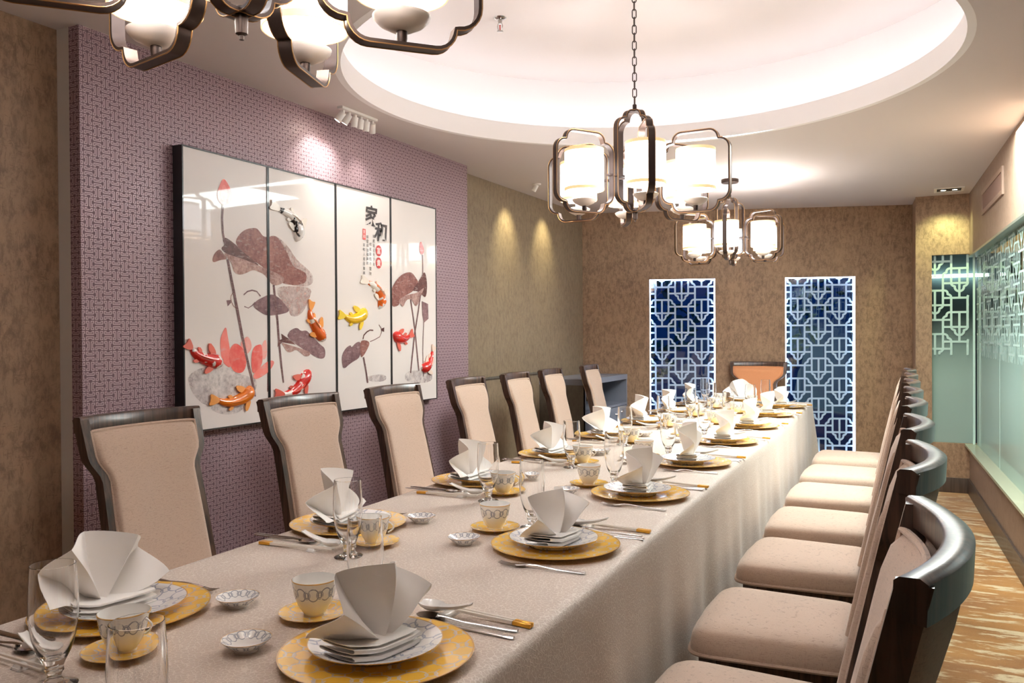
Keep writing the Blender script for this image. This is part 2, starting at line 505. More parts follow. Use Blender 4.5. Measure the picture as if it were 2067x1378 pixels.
struct(build('trim_3', mb, M_SIDEP, smooth=False), 'thin rail along the olive wall', 'trim')

# back wall with two window openings
WIN = [(.618, 1.204), (1.815, 2.412)]; WZ0, WZ1 = .22, 1.80; WT = .14
def bw_box(mb, u0, u1, z0, z1, d0, d1):
    b = [bw(u0, z0, d0), bw(u1, z0, d0), bw(u1, z0, d1), bw(u0, z0, d1)]
    tp = [bw(u0, z1, d0), bw(u1, z1, d0), bw(u1, z1, d1), bw(u0, z1, d1)]
    return mb.hexa(b, tp)
mb = MB()
for u0, u1 in ((-.1, WIN[0][0]), (WIN[0][1], WIN[1][0]), (WIN[1][1], BW_L+.12)): bw_box(mb, u0, u1, 0, HC, -WT, 0)
for u0, u1 in WIN:
    bw_box(mb, u0, u1, 0, WZ0, -WT, 0); bw_box(mb, u0, u1, WZ1, HC, -WT, 0)
struct(build('wall_back', mb, M_BROWN, smooth=False), 'brown mottled plaster wall with two tall lattice windows', 'wall')

# right column, right wall with glass above a sill
COLY = 7.65; GX0, GX1, GZ0, GZ1 = .07, .335, .40, 1.935
mb = MB()
mb.box(-.05, GX0, COLY, COLY+.10, 0, HC); mb.box(GX0, .42, COLY, COLY+.10, 0, GZ0); mb.box(GX0, .42, COLY, COLY+.10, GZ1, HC)
mb.hexa([(-.05, COLY+.05, 0), (.03, COLY+.05, 0), (.0, 8.2, 0), (-.088, 8.2, 0)], [(-.05, COLY+.05, HC), (.03, COLY+.05, HC), (.0, 8.2, HC), (-.088, 8.2, HC)])
struct(build('wall_column', mb, M_BROWN, smooth=False), 'brown plaster pier with a frosted glass opening', 'wall')
def rbox(mb, y0, y1, z0, z1, d0, d1):
    return mb.hexa([(rx(y0)+d0, y0, z0), (rx(y0)+d1, y0, z0), (rx(y1)+d1, y1, z0), (rx(y1)+d0, y1, z0)],
                   [(rx(y0)+d0, y0, z1), (rx(y0)+d1, y0, z1), (rx(y1)+d1, y1, z1), (rx(y1)+d0, y1, z1)])
mb = MB(); rbox(mb, NEAR_Y, 7.75, 0, .385, 0, .1)
struct(build('wall_right_lower', mb, M_UPPER, smooth=False), 'low brown wall under the glass partition', 'wall')
mb = MB(); rbox(mb, NEAR_Y, 7.75, 1.92, HC, 0, .1)
struct(build('wall_right_upper', mb, M_UPPER, smooth=False), 'brown wall band above the glass partition', 'wall')
mb = MB(); rbox(mb, NEAR_Y, 7.65, .385, .402, -.035, .1)
struct(build('trim_4', mb, mat('sill_stone', (176, 176, 150), .25), smooth=False), 'pale green sill under the glass partition', 'sill')
mb = MB(); rbox(mb, NEAR_Y, 7.65, 1.905, 1.92, -.004, .1)
struct(build('trim_5', mb, mat('head_metal', (150, 156, 146), .3, .6), smooth=False), 'thin metal head rail of the glass partition', 'trim')
mb = MB(); mb.box(-3.0, 1.1, NEAR_Y-.1, NEAR_Y, 0, HC)
struct(build('wall_near', mb, M_BROWN, smooth=False), 'brown plaster wall at the near end of the room', 'wall')
mb = MB(); mb.box(-.055, .345, COLY-.014, COLY, 0, .122)
struct(build('baseboard_column', mb, M_SKIRT, bevel=.003), 'dark wood baseboard along the pier', 'baseboard')
mb = MB(); rbox(mb, NEAR_Y, COLY-.014, 0, .122, -.014, 0)
struct(build('baseboard_right', mb, M_SKIRT, bevel=.003), 'dark wood baseboard under the glass partition', 'baseboard')
mb = MB(); bw_box(mb, 0, BW_L, 0, .122, 0, .014)
struct(build('baseboard_back', mb, M_SKIRT, bevel=.003), 'dark wood baseboard along the window wall', 'baseboard')
mb = MB(); mb.box(PLUM_X, PLUM_X+.014, 1.985, 4.80, 0, .122)
struct(build('baseboard_plum', mb, M_SKIRT, bevel=.003), 'dark wood baseboard along the plum wall', 'baseboard')

# ------------------------------------------------------------------ lattice
S = .355/855.0
def lattice(u0, u1, z0, z1, colu, ztop, fn, zcut=None, bw_=.0158, depth=.006):
    """fretwork strips clipped to a rectangle; colu = column centre, ztop = a medallion top on that column"""
    mb = MB(); hw = bw_/2
    zc = zcut if zcut is not None else z0
    seen = set(); cnt = [0]
    def seg(a, b):
        (xa, ya), (xb, yb) = a, b
        if abs(xa-xb) < 1e-7 or abs(ya-yb) < 1e-7:      # axis aligned: clamp
            xa, xb = max(u0, min(u1, xa)), max(u0, min(u1, xb)); ya, yb = max(zc, min(z1, ya)), max(zc, min(z1, yb))
            if abs(xa-xb) < 1e-4 and abs(ya-yb) < 1e-4: return
            if (xa == xb and xa in (u0, u1)) or (ya == yb and ya in (zc, z1)): return
        else:
            for (p, q) in (a, b):
                if not (u0-.001 <= p <= u1+.001 and zc-.001 <= q <= z1+.001): return
        key = tuple(sorted([(round(xa, 3), round(ya, 3)), (round(xb, 3), round(yb, 3))]))
        if key in seen: return
        seen.add(key)
        dx, dy = xb-xa, yb-ya; L = math.hypot(dx, dy); tx, ty = dx/L, dy/L; nx, ny = -ty*hw, tx*hw
        e = hw*.35; ax, ay, bx, by = xa-tx*e, ya-ty*e, xb+tx*e, yb+ty*e
        cnt[0] += 1; lift = (cnt[0] % 97)*depth*.0012
        mb.prism([(ax-nx, ay-ny), (bx-nx, by-ny), (bx+nx, by+ny), (ax+nx, ay+ny)], .001+lift*.3, .001+depth+lift, fn)
    def poly(pts):
        for a, b in zip(pts, pts[1:]): seg(a, b)
    PX, PY = 855*S, 862*S
    for i in range(-30, 31):
        cu = colu+i*PX/2
        if cu < u0-PX or cu > u1+PX: continue
        for j in range(-8, 9):
            zt = ztop+j*PY+(PY/2 if i % 2 else 0)
            if zt < z0-PY or zt > z1+PY: continue
            P = lambda x, t: (cu+x*S, zt-t*S)
            poly([P(-165, 0), P(165, 0)])
            for sg in (-1, 1):
                a1 = [(165+58*math.sin(math.radians(k*15)), 58-58*math.cos(math.radians(k*15))) for k in range(7)]
                a2 = [(223+62*math.sin(math.radians(k*15)), 78+62-62*math.cos(math.radians(k*15))) for k in range(7)]
                poly([P(sg*x, y) for x, y in a1+a2])
                poly([P(sg*141, -282), P(sg*141, 290)])
                b1 = [(141-62*(1-math.cos(math.radians(k*15))), 290+62*math.sin(math.radians(k*15))) for k in range(7)]
                b2 = [(79-79*(1-math.cos(math.radians(k*15))), 372+80*math.sin(math.radians(k*15))) for k in range(7)]
                poly([P(sg*x, y) for x, y in b1+b2])
            poly([P(0, 0), P(0, 580)])
            poly([P(-284, 290), P(284, 290)]); poly([P(-284, 580), P(284, 580)])
    return mb

for k, (u0, u1) in enumerate(WIN):
    w = struct(empty('window_%d' % (k+1), bw((u0+u1)/2, WZ0, 0)), ['tall night window with pale blue fretwork beside the grey sideboard', 'tall night window with pale blue fretwork beside the pier'][k], 'window')
    inv = Vector(w.location)
    fnl = lambda u, v, d, w=inv: tuple(Vector(bw(u, v, d))-w)
    mb = lattice(u0, u1, WZ0, WZ1, u0+.112, WZ1-.187, lambda u, v, d: fnl(u, v, d-.030))
    build('lattice', mb, M_LATT, w, smooth=False)['label'] = 'pale blue fretwork of scalloped squares'
    mb = MB(); mb.prism([(u0, WZ0), (u1, WZ0), (u1, WZ1), (u0, WZ1)], -.036, -.032, fnl)
    build('pane', mb, M_PANE, w, smooth=False)['label'] = 'dark reflecting pane'
    for (a, b, c, d) in ((u0, u0+.009, WZ0, WZ1), (u1-.009, u1, WZ0, WZ1), (u0, u1, WZ0, WZ0+.008), (u0, u1, WZ1-.008, WZ1)):
        mb = MB(); mb.prism([(a, c), (b, c), (b, d), (a, d)], -.024, -.002, fnl)
        build('light_strip', mb, M_LEDW, w, smooth=False)['label'] = 'white glowing edge strip'

# outside the windows: night garden wall and shrubs in blue light
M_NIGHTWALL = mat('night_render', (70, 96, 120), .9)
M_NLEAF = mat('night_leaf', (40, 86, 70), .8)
mb = MB(); bw_box(mb, -1.5, 4.6, -.3, 4.0, -3.3, -3.2)
struct(build('wall_garden', mb, M_NIGHTWALL, smooth=False), 'dark garden wall outside the windows', 'wall')
mb = MB(); bw_box(mb, -1.5, 4.6, -.06, -.001, -3.2, -WT)
struct(build('ground_garden', mb, mat('night_paving', (60, 70, 80), .9), smooth=False), 'dark ground outside the windows', 'ground')
def shrub(u, d, h, r, seed, label):
    rnd = random.Random(seed); o = empty('garden_tree', bw(u, 0, d))
    tag(o, label, 'tree', 'trees outside the windows')
    t = MB().tube([(0, 0, 0), (.02, .01, h*.3), (-.02, .02, h*.6)], [.05, .04, .025], 7)
    build('trunk', t, mat('night_bark', (52, 44, 40), .9), o)
    f = MB()
    for i in range(420):
        a = rnd.uniform(0, 2*PI); q = rnd.random()**.5*r; z = h*.35+rnd.random()*h*.65
        q *= math.sin(PI*min(1, max(0, (z-h*.3)/(h*.75))))+.15
        p = Vector((q*math.cos(a), q*math.sin(a), z)); sx = rnd.uniform(.04, .09)
        e1 = Vector((rnd.uniform(-1, 1), rnd.uniform(-1, 1), rnd.uniform(-1, 1))).normalized()
        e2 = e1.cross(Vector((rnd.uniform(-1, 1), rnd.uniform(-1, 1), rnd.uniform(-1, 1)))).normalized()
        f.add([p-e1*sx, p+e2*sx*.45, p+e1*sx, p-e2*sx*.45], [(0, 1, 2, 3)])
    fo = build('foliage', f, M_NLEAF, o, smooth=False, recalc=False); fo['kind'] = 'stuff'
shrub(.55, -1.6, 2.2, .55, 1, 'dark leafy tree outside the window beside the sideboard')
shrub(2.0, -1.9, 2.6, .65, 2, 'taller dark leafy tree outside the window beside the pier')
def light(name, typ, loc, power, color=(1, 1, 1), size=.05, target=None, parent=None, **kw):
    d = bpy.data.lights.new(name, typ); d.energy = power; d.color = color
    if typ == 'AREA': d.size = size
    else: d.shadow_soft_size = size
    for k, v in kw.items(): setattr(d, k, v)
    o = bpy.data.objects.new(name, d); COL.objects.link(o); o.location = loc
    if target is not None:
        o.rotation_euler = (Vector(target)-Vector(loc)).to_track_quat('-Z', 'Y').to_euler()
    if parent: o.parent = parent
    return o

# frosted glass on the pier and the right partition
w = struct(empty('window_3', ((GX0+GX1)/2, COLY, GZ0)), 'frosted glass panel with faded fretwork in the brown pier', 'window')
loc = Vector(w.location)
def rel(fn, loc): return lambda u, v, d: tuple(Vector(fn(u, v, d))-loc)
f3 = lambda u, v, d: (u, COLY+.05-d, v)
mb = lattice(GX0, GX1, GZ0, GZ1, GX0+.20, GZ1-.11, rel(f3, loc), zcut=1.12, bw_=.017, depth=.004)
build('lattice', mb, M_LATTG, w, smooth=False)['label'] = 'white frosted fretwork'
def frost_obj(name, mbuild, parent):   # coordinates in world height -> shift mesh only in x,y
    return build(name, mbuild, M_FROST, parent, smooth=False)
mb = MB(); mb.prism([(GX0, GZ0), (GX1+.05, GZ0), (GX1+.05, GZ1), (GX0, GZ1)], -.006, 0, lambda u, v, d: (u-loc.x, COLY+.05-d-loc.y, v))
o = frost_obj('pane', mb, w); o.location = (0, 0, -GZ0); o['label'] = 'frosted pane clearing towards the top'
panes = [(7.55, 6.35), (6.33, 5.15), (5.13, 3.95), (3.93, 2.75), (2.73, 1.55), (1.53, .35)]
w = struct(empty('window_4', (rx(4), 4, .402)), 'long frosted glass partition with faded fretwork above the low wall', 'window')
loc4 = Vector(w.location)
f4 = lambda u, v, d: (rx(u)+.05-d, u, v)
for a, b in panes:
    a += .07 if a > 7.5 else 0
    mb = MB(); mb.prism([(a, .402), (b, .402), (b, 1.905), (a, 1.905)], -.006, 0, lambda u, v, d: (rx(u)+.05-d-loc4.x, u-loc4.y, v))
    o = frost_obj('pane', mb, w); o.location = (0, 0, -.402)
mb = lattice(.35, 7.62, .402, 1.905, 7.62-.20, 1.825, rel(f4, loc4), zcut=1.12, bw_=.013, depth=.0008)
# lattice() covers 17 columns around the first; that reaches well past the frame
build('lattice', mb, M_LATTF, w, smooth=False)['label'] = 'white frosted fretwork'
mb = MB(); mb.box(-.008, .008, -.008, .008, 0, 1.505)
build('corner_post', mb, mat('glass_edge', (200, 228, 220), .2), w, loc=(rx(7.63)+.03-loc4.x, 7.63-loc4.y, 0), smooth=False)
# corridor behind the partition
M_CORR = mat('corridor_paint', (66, 76, 82), .8)
mb = MB(); mb.box(1.9, 2.0, NEAR_Y, 9.3, 0, HC); mb.box(.0, 2.0, 9.2, 9.3, 0, HC); mb.box(-.06, 0, 8.15, 9.3, 0, HC); mb.box(.85, 2.0, NEAR_Y-.1, NEAR_Y, 0, HC)  # end caps added to keep sky light from leaking into the corridor
struct(build('wall_corridor', mb, M_CORR, smooth=False), 'grey green corridor wall beyond the frosted glass', 'wall')
mb = MB(); mb.box(.55, 2.0, NEAR_Y, 9.3, HC, HC+.05); mb.box(-.05, 2.0, 8.3, 9.3, HC, HC+.05)
struct(build('ceiling_corridor', mb, M_CORR, smooth=False), 'corridor ceiling beyond the frosted glass', 'ceiling')
mb = MB(); mb.box(1.1, 2.0, NEAR_Y, 9.3, -.05, 0); mb.box(-.05, 2.0, 8.5, 9.3, -.05, 0)
struct(build('floor_corridor', mb, M_CARPET, smooth=False), 'corridor carpet beyond the frosted glass', 'floor')
mb = MB(); mb.box(.06, .82, 9.14, 9.19, 1.835, 1.865)  # plain bar standing in for the lit edge of another window
tag(build('far_window_edge', mb, mat('far_window_led', (255, 255, 255), .5, emit=lin((236, 250, 240)), emit_s=6), smooth=False), 'slim bright edge strip of another lit window seen through the frosted pier glass', 'lamp')
light('corridor_ceiling_offscreen', 'AREA', (1.15, 5.0, 2.38), 130, (.92, 1.0, .97), .6, target=(1.1, 5.0, 0), shape='RECTANGLE', size_y=5.0)

# ------------------------------------------------------------------ table and cloth
TY0, TY1 = .20, 6.90
def tr_(y): return -.625-.0258*(y-1.0)       # right table edge
def tl_(y): return -1.602-.0200*(y-1.0)      # left table edge
tb = empty('banquet_table', ((tr_(3.5)+tl_(3.5))/2, (TY0+TY1)/2, 0)); bl = Vector(tb.location)
tag(tb, 'long banquet table hidden under the crackle patterned cloth', 'table')
mb = MB()
ins = .012
pts = [(tl_(TY0)+ins, TY0+ins), (tr_(TY0)-ins, TY0+ins), (tr_(TY1)-ins, TY1-ins), (tl_(TY1)+ins, TY1-ins)]
mb.prism(pts, TT-.045, TT-.004, lambda u, v, d: (u-bl.x, v-bl.y, d))
build('tabletop', mb, M_WOOD, tb, smooth=False)
for yy in (TY0+.25, 2.4, 4.7, TY1-.25):
    for xx in (tl_(yy)+.12, tr_(yy)-.12):
        mb = MB(); mb.box(-.025, .025, -.025, .025, 0, TT-.04)
        build('leg', mb, M_WOOD, tb, loc=(xx-bl.x, yy-bl.y, 0), smooth=False)
# cloth: top sheet plus hanging skirt with soft folds
def cloth_mesh():
    mb = MB()
    per = []
    rc = .03
    def edge(a, b, n):
        for i in range(n):
            t = i/n; per.append((a[0]+(b[0]-a[0])*t, a[1]+(b[1]-a[1])*t))
    A, B, C_, D = (tl_(TY0), TY0), (tr_(TY0), TY0), (tr_(TY1), TY1), (tl_(TY1), TY1)
    edge(A, B, 30); edge(B, C_, 240); edge(C_, D, 30); edge(D, A, 240)
    n = len(per); cen = Vector(((A[0]+C_[0])/2, (A[1]+C_[1])/2))
    out = []
    for i, p in enumerate(per):
        a = Vector(per[i-1]); b = Vector(per[(i+1) % n]); t = (b-a).normalized()
        out.append(Vector((t.y, -t.x)))
    prof = [(-.030, 0), (-.016, -.0015), (-.006, -.007), (0, -.018), (.003, -.05), (.006, -.15), (.010, -.3), (.014, -.48), (.018, -.66), (.021, -.735)]
    rnd = random.Random(3); ph = [rnd.uniform(0, 6) for _ in range(8)]
    corners = [Vector(q) for q in (A, B, C_, D)]
    rings_ = []
    for (o_, dz) in prof:
        r = []
        for i, p in enumerate(per):
            P = Vector(p); hang = max(0, -dz-.02)
            s = p[1]*1.0+p[0]*1.7
            f = (math.sin(s*9+ph[0])+.7*math.sin(s*15.7+ph[1])+.5*math.sin(s*27+ph[2]))*.007*min(1, hang*2.2)
            cd = min((P-c).length for c in corners)
            fl = .06*math.exp(-(cd/.09)**2)*hang/.7
            q = P+out[i]*(o_+f+fl)
            r.append((q.x, q.y, TT+dz))
        rings_.append(r)
    o0 = len(mb.v)
    for r in rings_: mb.v += r
    for k in range(len(rings_)-1):
        for i in range(n):
            j = (i+1) % n; mb.f.append((o0+k*n+i, o0+k*n+j, o0+(k+1)*n+j, o0+(k+1)*n+i))
    # top sheet: strips between the two long edges
    r0 = rings_[0]; Rr = [r0[i] for i in range(30, 271)]; Ll = [r0[(540-(i-30)+0) % n] for i in range(30, 271)]
    Ll = [r0[(300+240-(i-30)) % n] for i in range(30, 271)]
    mb.grid([[tuple(Vector(a).lerp(Vector(b), k/8)) for k in range(9)] for a, b in zip(Ll, Rr)])
    return mb
o = build('tablecloth', cloth_mesh(), M_CLOTH, angle=60)
tag(o, 'long beige tablecloth with a fine crackle pattern hanging to the floor', 'tablecloth')

# ------------------------------------------------------------------ chairs
def chair_parts(wt, ww, wb, zt, z_sh, z_waist, fabric, bulge_t=.047):
    """returns list of (name, mesh, material, [subparts]); faces +x, origin on the floor"""
    parts = []
    def halfw(z):
        if z >= z_sh: return wt+(z-z_sh)/(zt-z_sh)*.006
        if z >= z_waist:
            t = (z-z_waist)/(z_sh-z_waist); t = t*t*(3-2*t); return ww+(wt-ww)*t
        return wb+(ww-wb)*max(0, (z-.36)/(z_waist-.36))
    def xb(y, z):
        t = (z-.44)/(zt-.44)
        w = halfw(z)
        return -.150-.110*t-.02*t*t-(.015+(bulge_t-.015)*max(0, t))*(1-(y/w)**2)+.012
    zs = [.36, .42, .5, .58, .66, .74, .80, z_waist-.02, z_waist, z_waist+.02, (z_waist+z_sh)/2-.012, (z_waist+z_sh)/2+.012, z_sh-.018, z_sh, z_sh+.02, zt-.06, zt-.03, zt]
    zs = sorted(set(z for z in zs if z <= zt))
    fw = .030
    # posts
    for sg in (-1, 1):
        mb = MB(); P = []
        for z in zs:
            w = halfw(z); yi, yo = sg*(w-fw), sg*w
            xf = xb(yo, z)
            P.append([(xf, yi, z), (xf, yo, z), (xf-.036, yo, z), (xf-.036, yi, z), (xf, yi, z)])
        mb.grid(P); mb.f.append((len(mb.v)-5, len(mb.v)-4, len(mb.v)-3, len(mb.v)-2))
        me = mb.mesh('post'); parts.append(('back_post', me, M_WOOD, []))
    # top rail
    mb = MB(); P = []
    NY = 18
    for j in range(NY+1):
        y = -halfw(zt)+2*halfw(zt)*j/NY
        x = xb(y, zt); t = .029+.003*(1-(2*j/NY-1)**2)
        P.append([(x+.002, y, zt-.034), (x+.001, y, zt+.004), (x-.004, y, zt+.008), (x-t+.006, y, zt+.008), (x-t-.002, y, zt+.002), (x-t, y, zt-.040), (x+.002, y, zt-.034)])
    mb.grid(P); b = len(mb.v)
    mb.f.append(tuple(range(0, 6))); mb.f.append(tuple(range(b-7, b-1)))
    parts.append(('top_rail', mb.mesh('top_rail', angle=50), M_WOOD, []))
    # front pad and rear pad
    for nm, sgn, fab in (('backrest', 1, fabric), ('rear_panel', -1, fabric)):
        mb = MB(); P = []
        zz = [z for z in zs if .43 <= z < zt-.035]+[zt-.038]
        for i, z in enumerate(zz):
            w = halfw(z)-fw+.004; row = []
            for q in (-1, -.985, -.95, -.88, -.74, -.5, -.25, 0, .25, .5, .74, .88, .95, .985, 1):
                y = q*w
                puff = .72*(1-abs(q)**40)+.28*(1-q*q)
                ez = min(1, (zz[-1]-z)/.035); puff *= .25+.75*math.sqrt(max(0, ez))
                x = xb(y, z)
                row.append((x-.004+.040*puff if sgn > 0 else x-.026-.014*puff, y, z))
            P.append(row)
        mb.grid(P)
        sub = []
        if sgn > 0:
            out = []
            w_ = lambda z: halfw(z)-fw+.002
            path = [(xb(-w_(z), z)+.006, -w_(z), z) for z in zz]
            top = [(xb(w_(zz[-1])*q, zz[-1])+.006, w_(zz[-1])*q, zz[-1]+.001) for q in [-.9+.15*k for k in range(13)]]
            path += top+[(xb(w_(z), z)+.006, w_(z), z) for z in reversed(zz)]
            pm = MB().tube(path, .0058, 6)
            sub.append(('piping', pm.mesh('piping'), fabric))
        parts.append((nm, mb.mesh(nm, angle=70), fab, sub))
    # seat cushion
    sw_f, sw_r, xf, xr = .252, .225, .275, -.165
    def outline(k, ex=0.0):
        pts = []
        n = 40
        for i in range(n):
            a = 2*PI*i/n; c, s = math.cos(a), math.sin(a)
            e = .22
            u = math.copysign(abs(c)**e, c); v = math.copysign(abs(s)**e, s)
            x = (xf+xr)/2+u*((xf-xr)/2*k+ex); w = sw_r+(sw_f-sw_r)*(x-xr)/(xf-xr)
            pts.append((x+(.012*(1-v*v) if u > .9 else 0), v*(w*k+ex)))
        return pts
    mb = MB(); rings_ = [(.96, .405), (1.0, .415), (1.0, .436), (.988, .454), (.955, .470), (.88, .481), (.65, .489), (.35, .492)]
    base = len(mb.v)
    for k, z in rings_: mb.v += [(x, y, z) for x, y in outline(k)]
    for r in range(len(rings_)-1):
        for i in range(40):
            j = (i+1) % 40; mb.f.append((r*40+i, r*40+j, (r+1)*40+j, (r+1)*40+i))
    mb.f.append(tuple(range(40))[::-1]); mb.f.append(tuple(range(len(mb.v)-40, len(mb.v))))
    pm = MB().tube([(x, y, .416) for x, y in outline(1.0, .002)], .0055, 6, closed=True)
    parts.append(('seat', mb.mesh('seat', angle=60), fabric, [('piping', pm.mesh('piping'), fabric)]))
    # seat rails
    mb = MB(); mb.box(.205, .245, -.21, .21, .335, .406); parts.append(('seat_rail', mb.mesh('seat_rail', smooth=False), M_WOOD, []))
    for sg in (-1, 1):
        mb = MB(); y0, y1 = sorted((sg*.225, sg*.195))
        mb.hexa([(-.16, sg*.18, .335), (.21, sg*.205, .335), (.21, sg*.23, .335), (-.16, sg*.205, .335)], [(-.16, sg*.18, .406), (.21, sg*.205, .406), (.21, sg*.23, .406), (-.16, sg*.205, .406)])
        parts.append(('seat_rail', mb.mesh('seat_rail', smooth=False), M_WOOD, []))
        # front leg
        mb = MB(); c = (.222, sg*.212)
        mb.hexa([(c[0]-.016, c[1]-.016, 0), (c[0]+.016, c[1]-.016, 0), (c[0]+.016, c[1]+.016, 0), (c[0]-.016, c[1]+.016, 0)],
                [(c[0]-.023, c[1]-.023, .406), (c[0]+.023, c[1]-.023, .406), (c[0]+.023, c[1]+.023, .406), (c[0]-.023, c[1]+.023, .406)])
        parts.append(('leg', mb.mesh('leg', smooth=False), M_WOOD, []))
        mb = MB(); P = []
        for z, dx in ((0, -.075), (.12, -.035), (.25, -.008), (.37, 0)):
            w = halfw(.36); yo, yi = sg*w, sg*(w-fw-.004); x = xb(yo, .36)+dx
            P.append([(x, yi, z), (x, yo, z), (x-.042, yo, z), (x-.042, yi, z), (x, yi, z)])
        mb.grid(P); mb.f.append((0, 1, 2, 3)); mb.f.append((15, 16, 17, 18))
        parts.append(('leg', mb.mesh('leg'), M_WOOD, []))
    return parts
def place(parts, name, loc, rot, label, cat, group):
    t = empty(name, loc, rot); tag(t, label, cat, group)
    for nm, me, m, sub in parts:
        p = link(nm, me, m, t)
        for sn, sm, smat in sub: link(sn, sm, smat, p)
    return t
CH = chair_parts(.226, .190, .204, 1.057, .945, .865, M_LINEN)
ORD = ['first', 'second', 'third', 'fourth', 'fifth', 'sixth', 'seventh', 'eighth']
RY = [1.15, 1.87, 2.54, 3.27, 3.93, 4.64, 5.33, 6.03]
for i, y in enumerate(RY):
    place(CH, 'dining_chair', (-.292-.013*i, y, 0), PI+random.uniform(-.02, .02), 'beige dining chair with dark wood frame, %s on the glass side from the orange chair' % ORD[7-i], 'chair', 'beige chairs on the glass side')
LY = [1.905, 2.66, 3.37, 4.12, 4.76, 5.34, 6.12]
LROT = [0, .01, .05, .09, .11, .11, .12]
LXC = [-2.012, -1.990, -2.012, -2.025, -2.03, -2.04, -2.05]
for i, y in enumerate(LY):
    place(CH, 'dining_chair', (LXC[i], y, 0), LROT[i], 'beige dining chair with dark wood frame, %s on the painting side from the orange chair' % ORD[6-i], 'chair', 'beige chairs on the painting side')
HEAD = chair_parts(.238, .160, .185, 1.045, .955, .86, M_ORANGE, .045)
place(HEAD, 'head_chair', (-1.30, 7.275, 0), -PI/2, 'orange upholstered head chair with flared dark frame at the far table end', 'chair', None)

# ------------------------------------------------------------------ grey sideboard in the corner
sb = empty('sideboard', (-2.62, 6.78, 0)); tag(sb, 'grey blue sideboard with an open niche and drawers in the corner', 'sideboard')
X0, X1, Y0, Y1, ZT = -.20, .20, -.56, .50, .940
for nm, b, m in (('side_panel', (X0, X1, Y0, Y0+.02, 0, ZT), M_SIDEP), ('side_panel', (X0, X1, Y1-.02, Y1, 0, ZT), M_GREY), ('top_panel', (X0, X1+.003, Y0-.002, Y1, ZT-.045, ZT), M_GREY),
                 ('back_panel', (X0, X0+.015, Y0+.02, Y1-.02, .06, ZT-.05), M_GREY), ('shelf', (X0+.015, X1, Y0+.02, Y1-.02, .665, .685), M_GREY),
                 ('front_edge', (X1-.012, X1+.002, Y0, Y0+.018, 0, ZT-.045), M_GREY), ('divider', (X0+.015, X1, -.02, 0, .08, .665), M_GREY), ('plinth', (X0+.03, X1-.03, Y0+.02, Y1-.02, 0, .08), M_GREY)):
    mb = MB(); mb.box(*b); build(nm, mb, m, sb, smooth=False)
for (a, b) in ((Y0+.022, -.022), (.002, Y1-.022)):
    for z0, z1 in ((.46, .66), (.275, .455), (.085, .27)):
        mb = MB(); mb.box(X1-.02, X1, a, b, z0, z1); d = build('drawer', mb, M_GREY, sb, bevel=.003)
        c = (a+b)/2; h = MB().tube([(X1, c-.07, z1-.06), (X1+.022, c-.055, z1-.062), (X1+.027, c, z1-.063), (X1+.022, c+.055, z1-.062), (X1, c+.07, z1-.06)], .005, 6)
        build('handle', h, M_CHROME, d)['label'] = 'curved metal pull'

# ------------------------------------------------------------------ chandeliers
def ring_path(Wd, Ht, a, r1, r2, n=6):
    """scalloped frame outline (half width Wd, half height Ht), counter-clockwise"""
    q = arc(Wd-r2, Ht-r1-r2, r2, 0, 90, n)+arc(a, Ht-r1, r1, 0, 90, n)
    q = [p for i, p in enumerate(q)]
    pts = q+[(-x, y) for x, y in reversed(q)]+[(-x, -y) for x, y in q]+[(x, -y) for x, y in reversed(q)]
    return pts
def strip_ring(pts, hw, th, fn):
    """flat strip of half width hw (out of plane) and thickness th following the closed 2D path"""
    mb = MB(); n = len(pts)
    inn = []
    for i, p in enumerate(pts):
        a, b, c = Vector(pts[i-1]), Vector(p), Vector(pts[(i+1) % n])
        d1 = (b-a); d2 = (c-b)
        t = Vector((0, 0))
        if d1.length > 1e-7: t += d1.normalized()
        if d2.length > 1e-7: t += d2.normalized()
        t = t.normalized() if t.length > 1e-6 else Vector((1, 0))
        nrm = Vector((-t.y, t.x)); inn.append(b+nrm*th)
    for i in range(n):
        p, q = pts[i], inn[i]
        mb.v += [fn(p[0], p[1], -hw), fn(p[0], p[1], hw), fn(q.x, q.y, hw), fn(q.x, q.y, -hw)]
    for i in range(n):
        a, b = i*4, ((i+1) % n)*4
        for k in range(4):
            k2 = (k+1) % 4; mb.f.append((a+k, a+k2, b+k2, b+k))
    return mb
def strip_edges(pts, hw, fn):
    mb = MB()
    P = [Vector(p) for p in pts]; Q = [P[0]]
    for p in P[1:]:
        if (p-Q[-1]).length > 2e-3: Q.append(p)
    for s in (-1, 1): mb.tube([fn(p.x, p.y, s*hw) for p in Q], 0.0013, 5, closed=True)
    return mb
ZC = 1.992
RING = ring_path(.148, .172, .060, .040, .045)
f_r = lambda u, v, d: (u, d, v)
ME_RING = strip_ring(RING, .0135, .007, f_r).mesh('lamp_ring')
ME_RINGE = strip_edges(RING, .0135, f_r).mesh('gold_edge')
CRING = ring_path(.105, .222, .022, .034, .048)
ME_CRING = strip_ring(CRING, .0135, .007, f_r).mesh('centre_ring')
ME_CRINGE = strip_edges(CRING, .0135, f_r).mesh('gold_edge')
SR, SZ0, SZ1 = .083, -.085, .088
mbs = MB(); mbs.lathe([(SR-.001, SZ0), (SR, SZ0), (SR*.985, SZ1), (SR*.985-.001, SZ1)], 40, closed=True)
ME_SHADE = mbs.mesh('lamp_shade')
def band(z0, z1):
    r0 = SR-.015*SR*(z0-SZ0)/(SZ1-SZ0); r1 = SR-.015*SR*(z1-SZ0)/(SZ1-SZ0)
    return MB().lathe([(r0-.002, z0), (r0+.0012, z0), (r1+.0012, z1), (r1-.002, z1)], 40, closed=True).mesh('trim_band')
ME_B0 = band(SZ0-.001, SZ0+.012); ME_B1 = band(SZ1-.012, SZ1+.001)
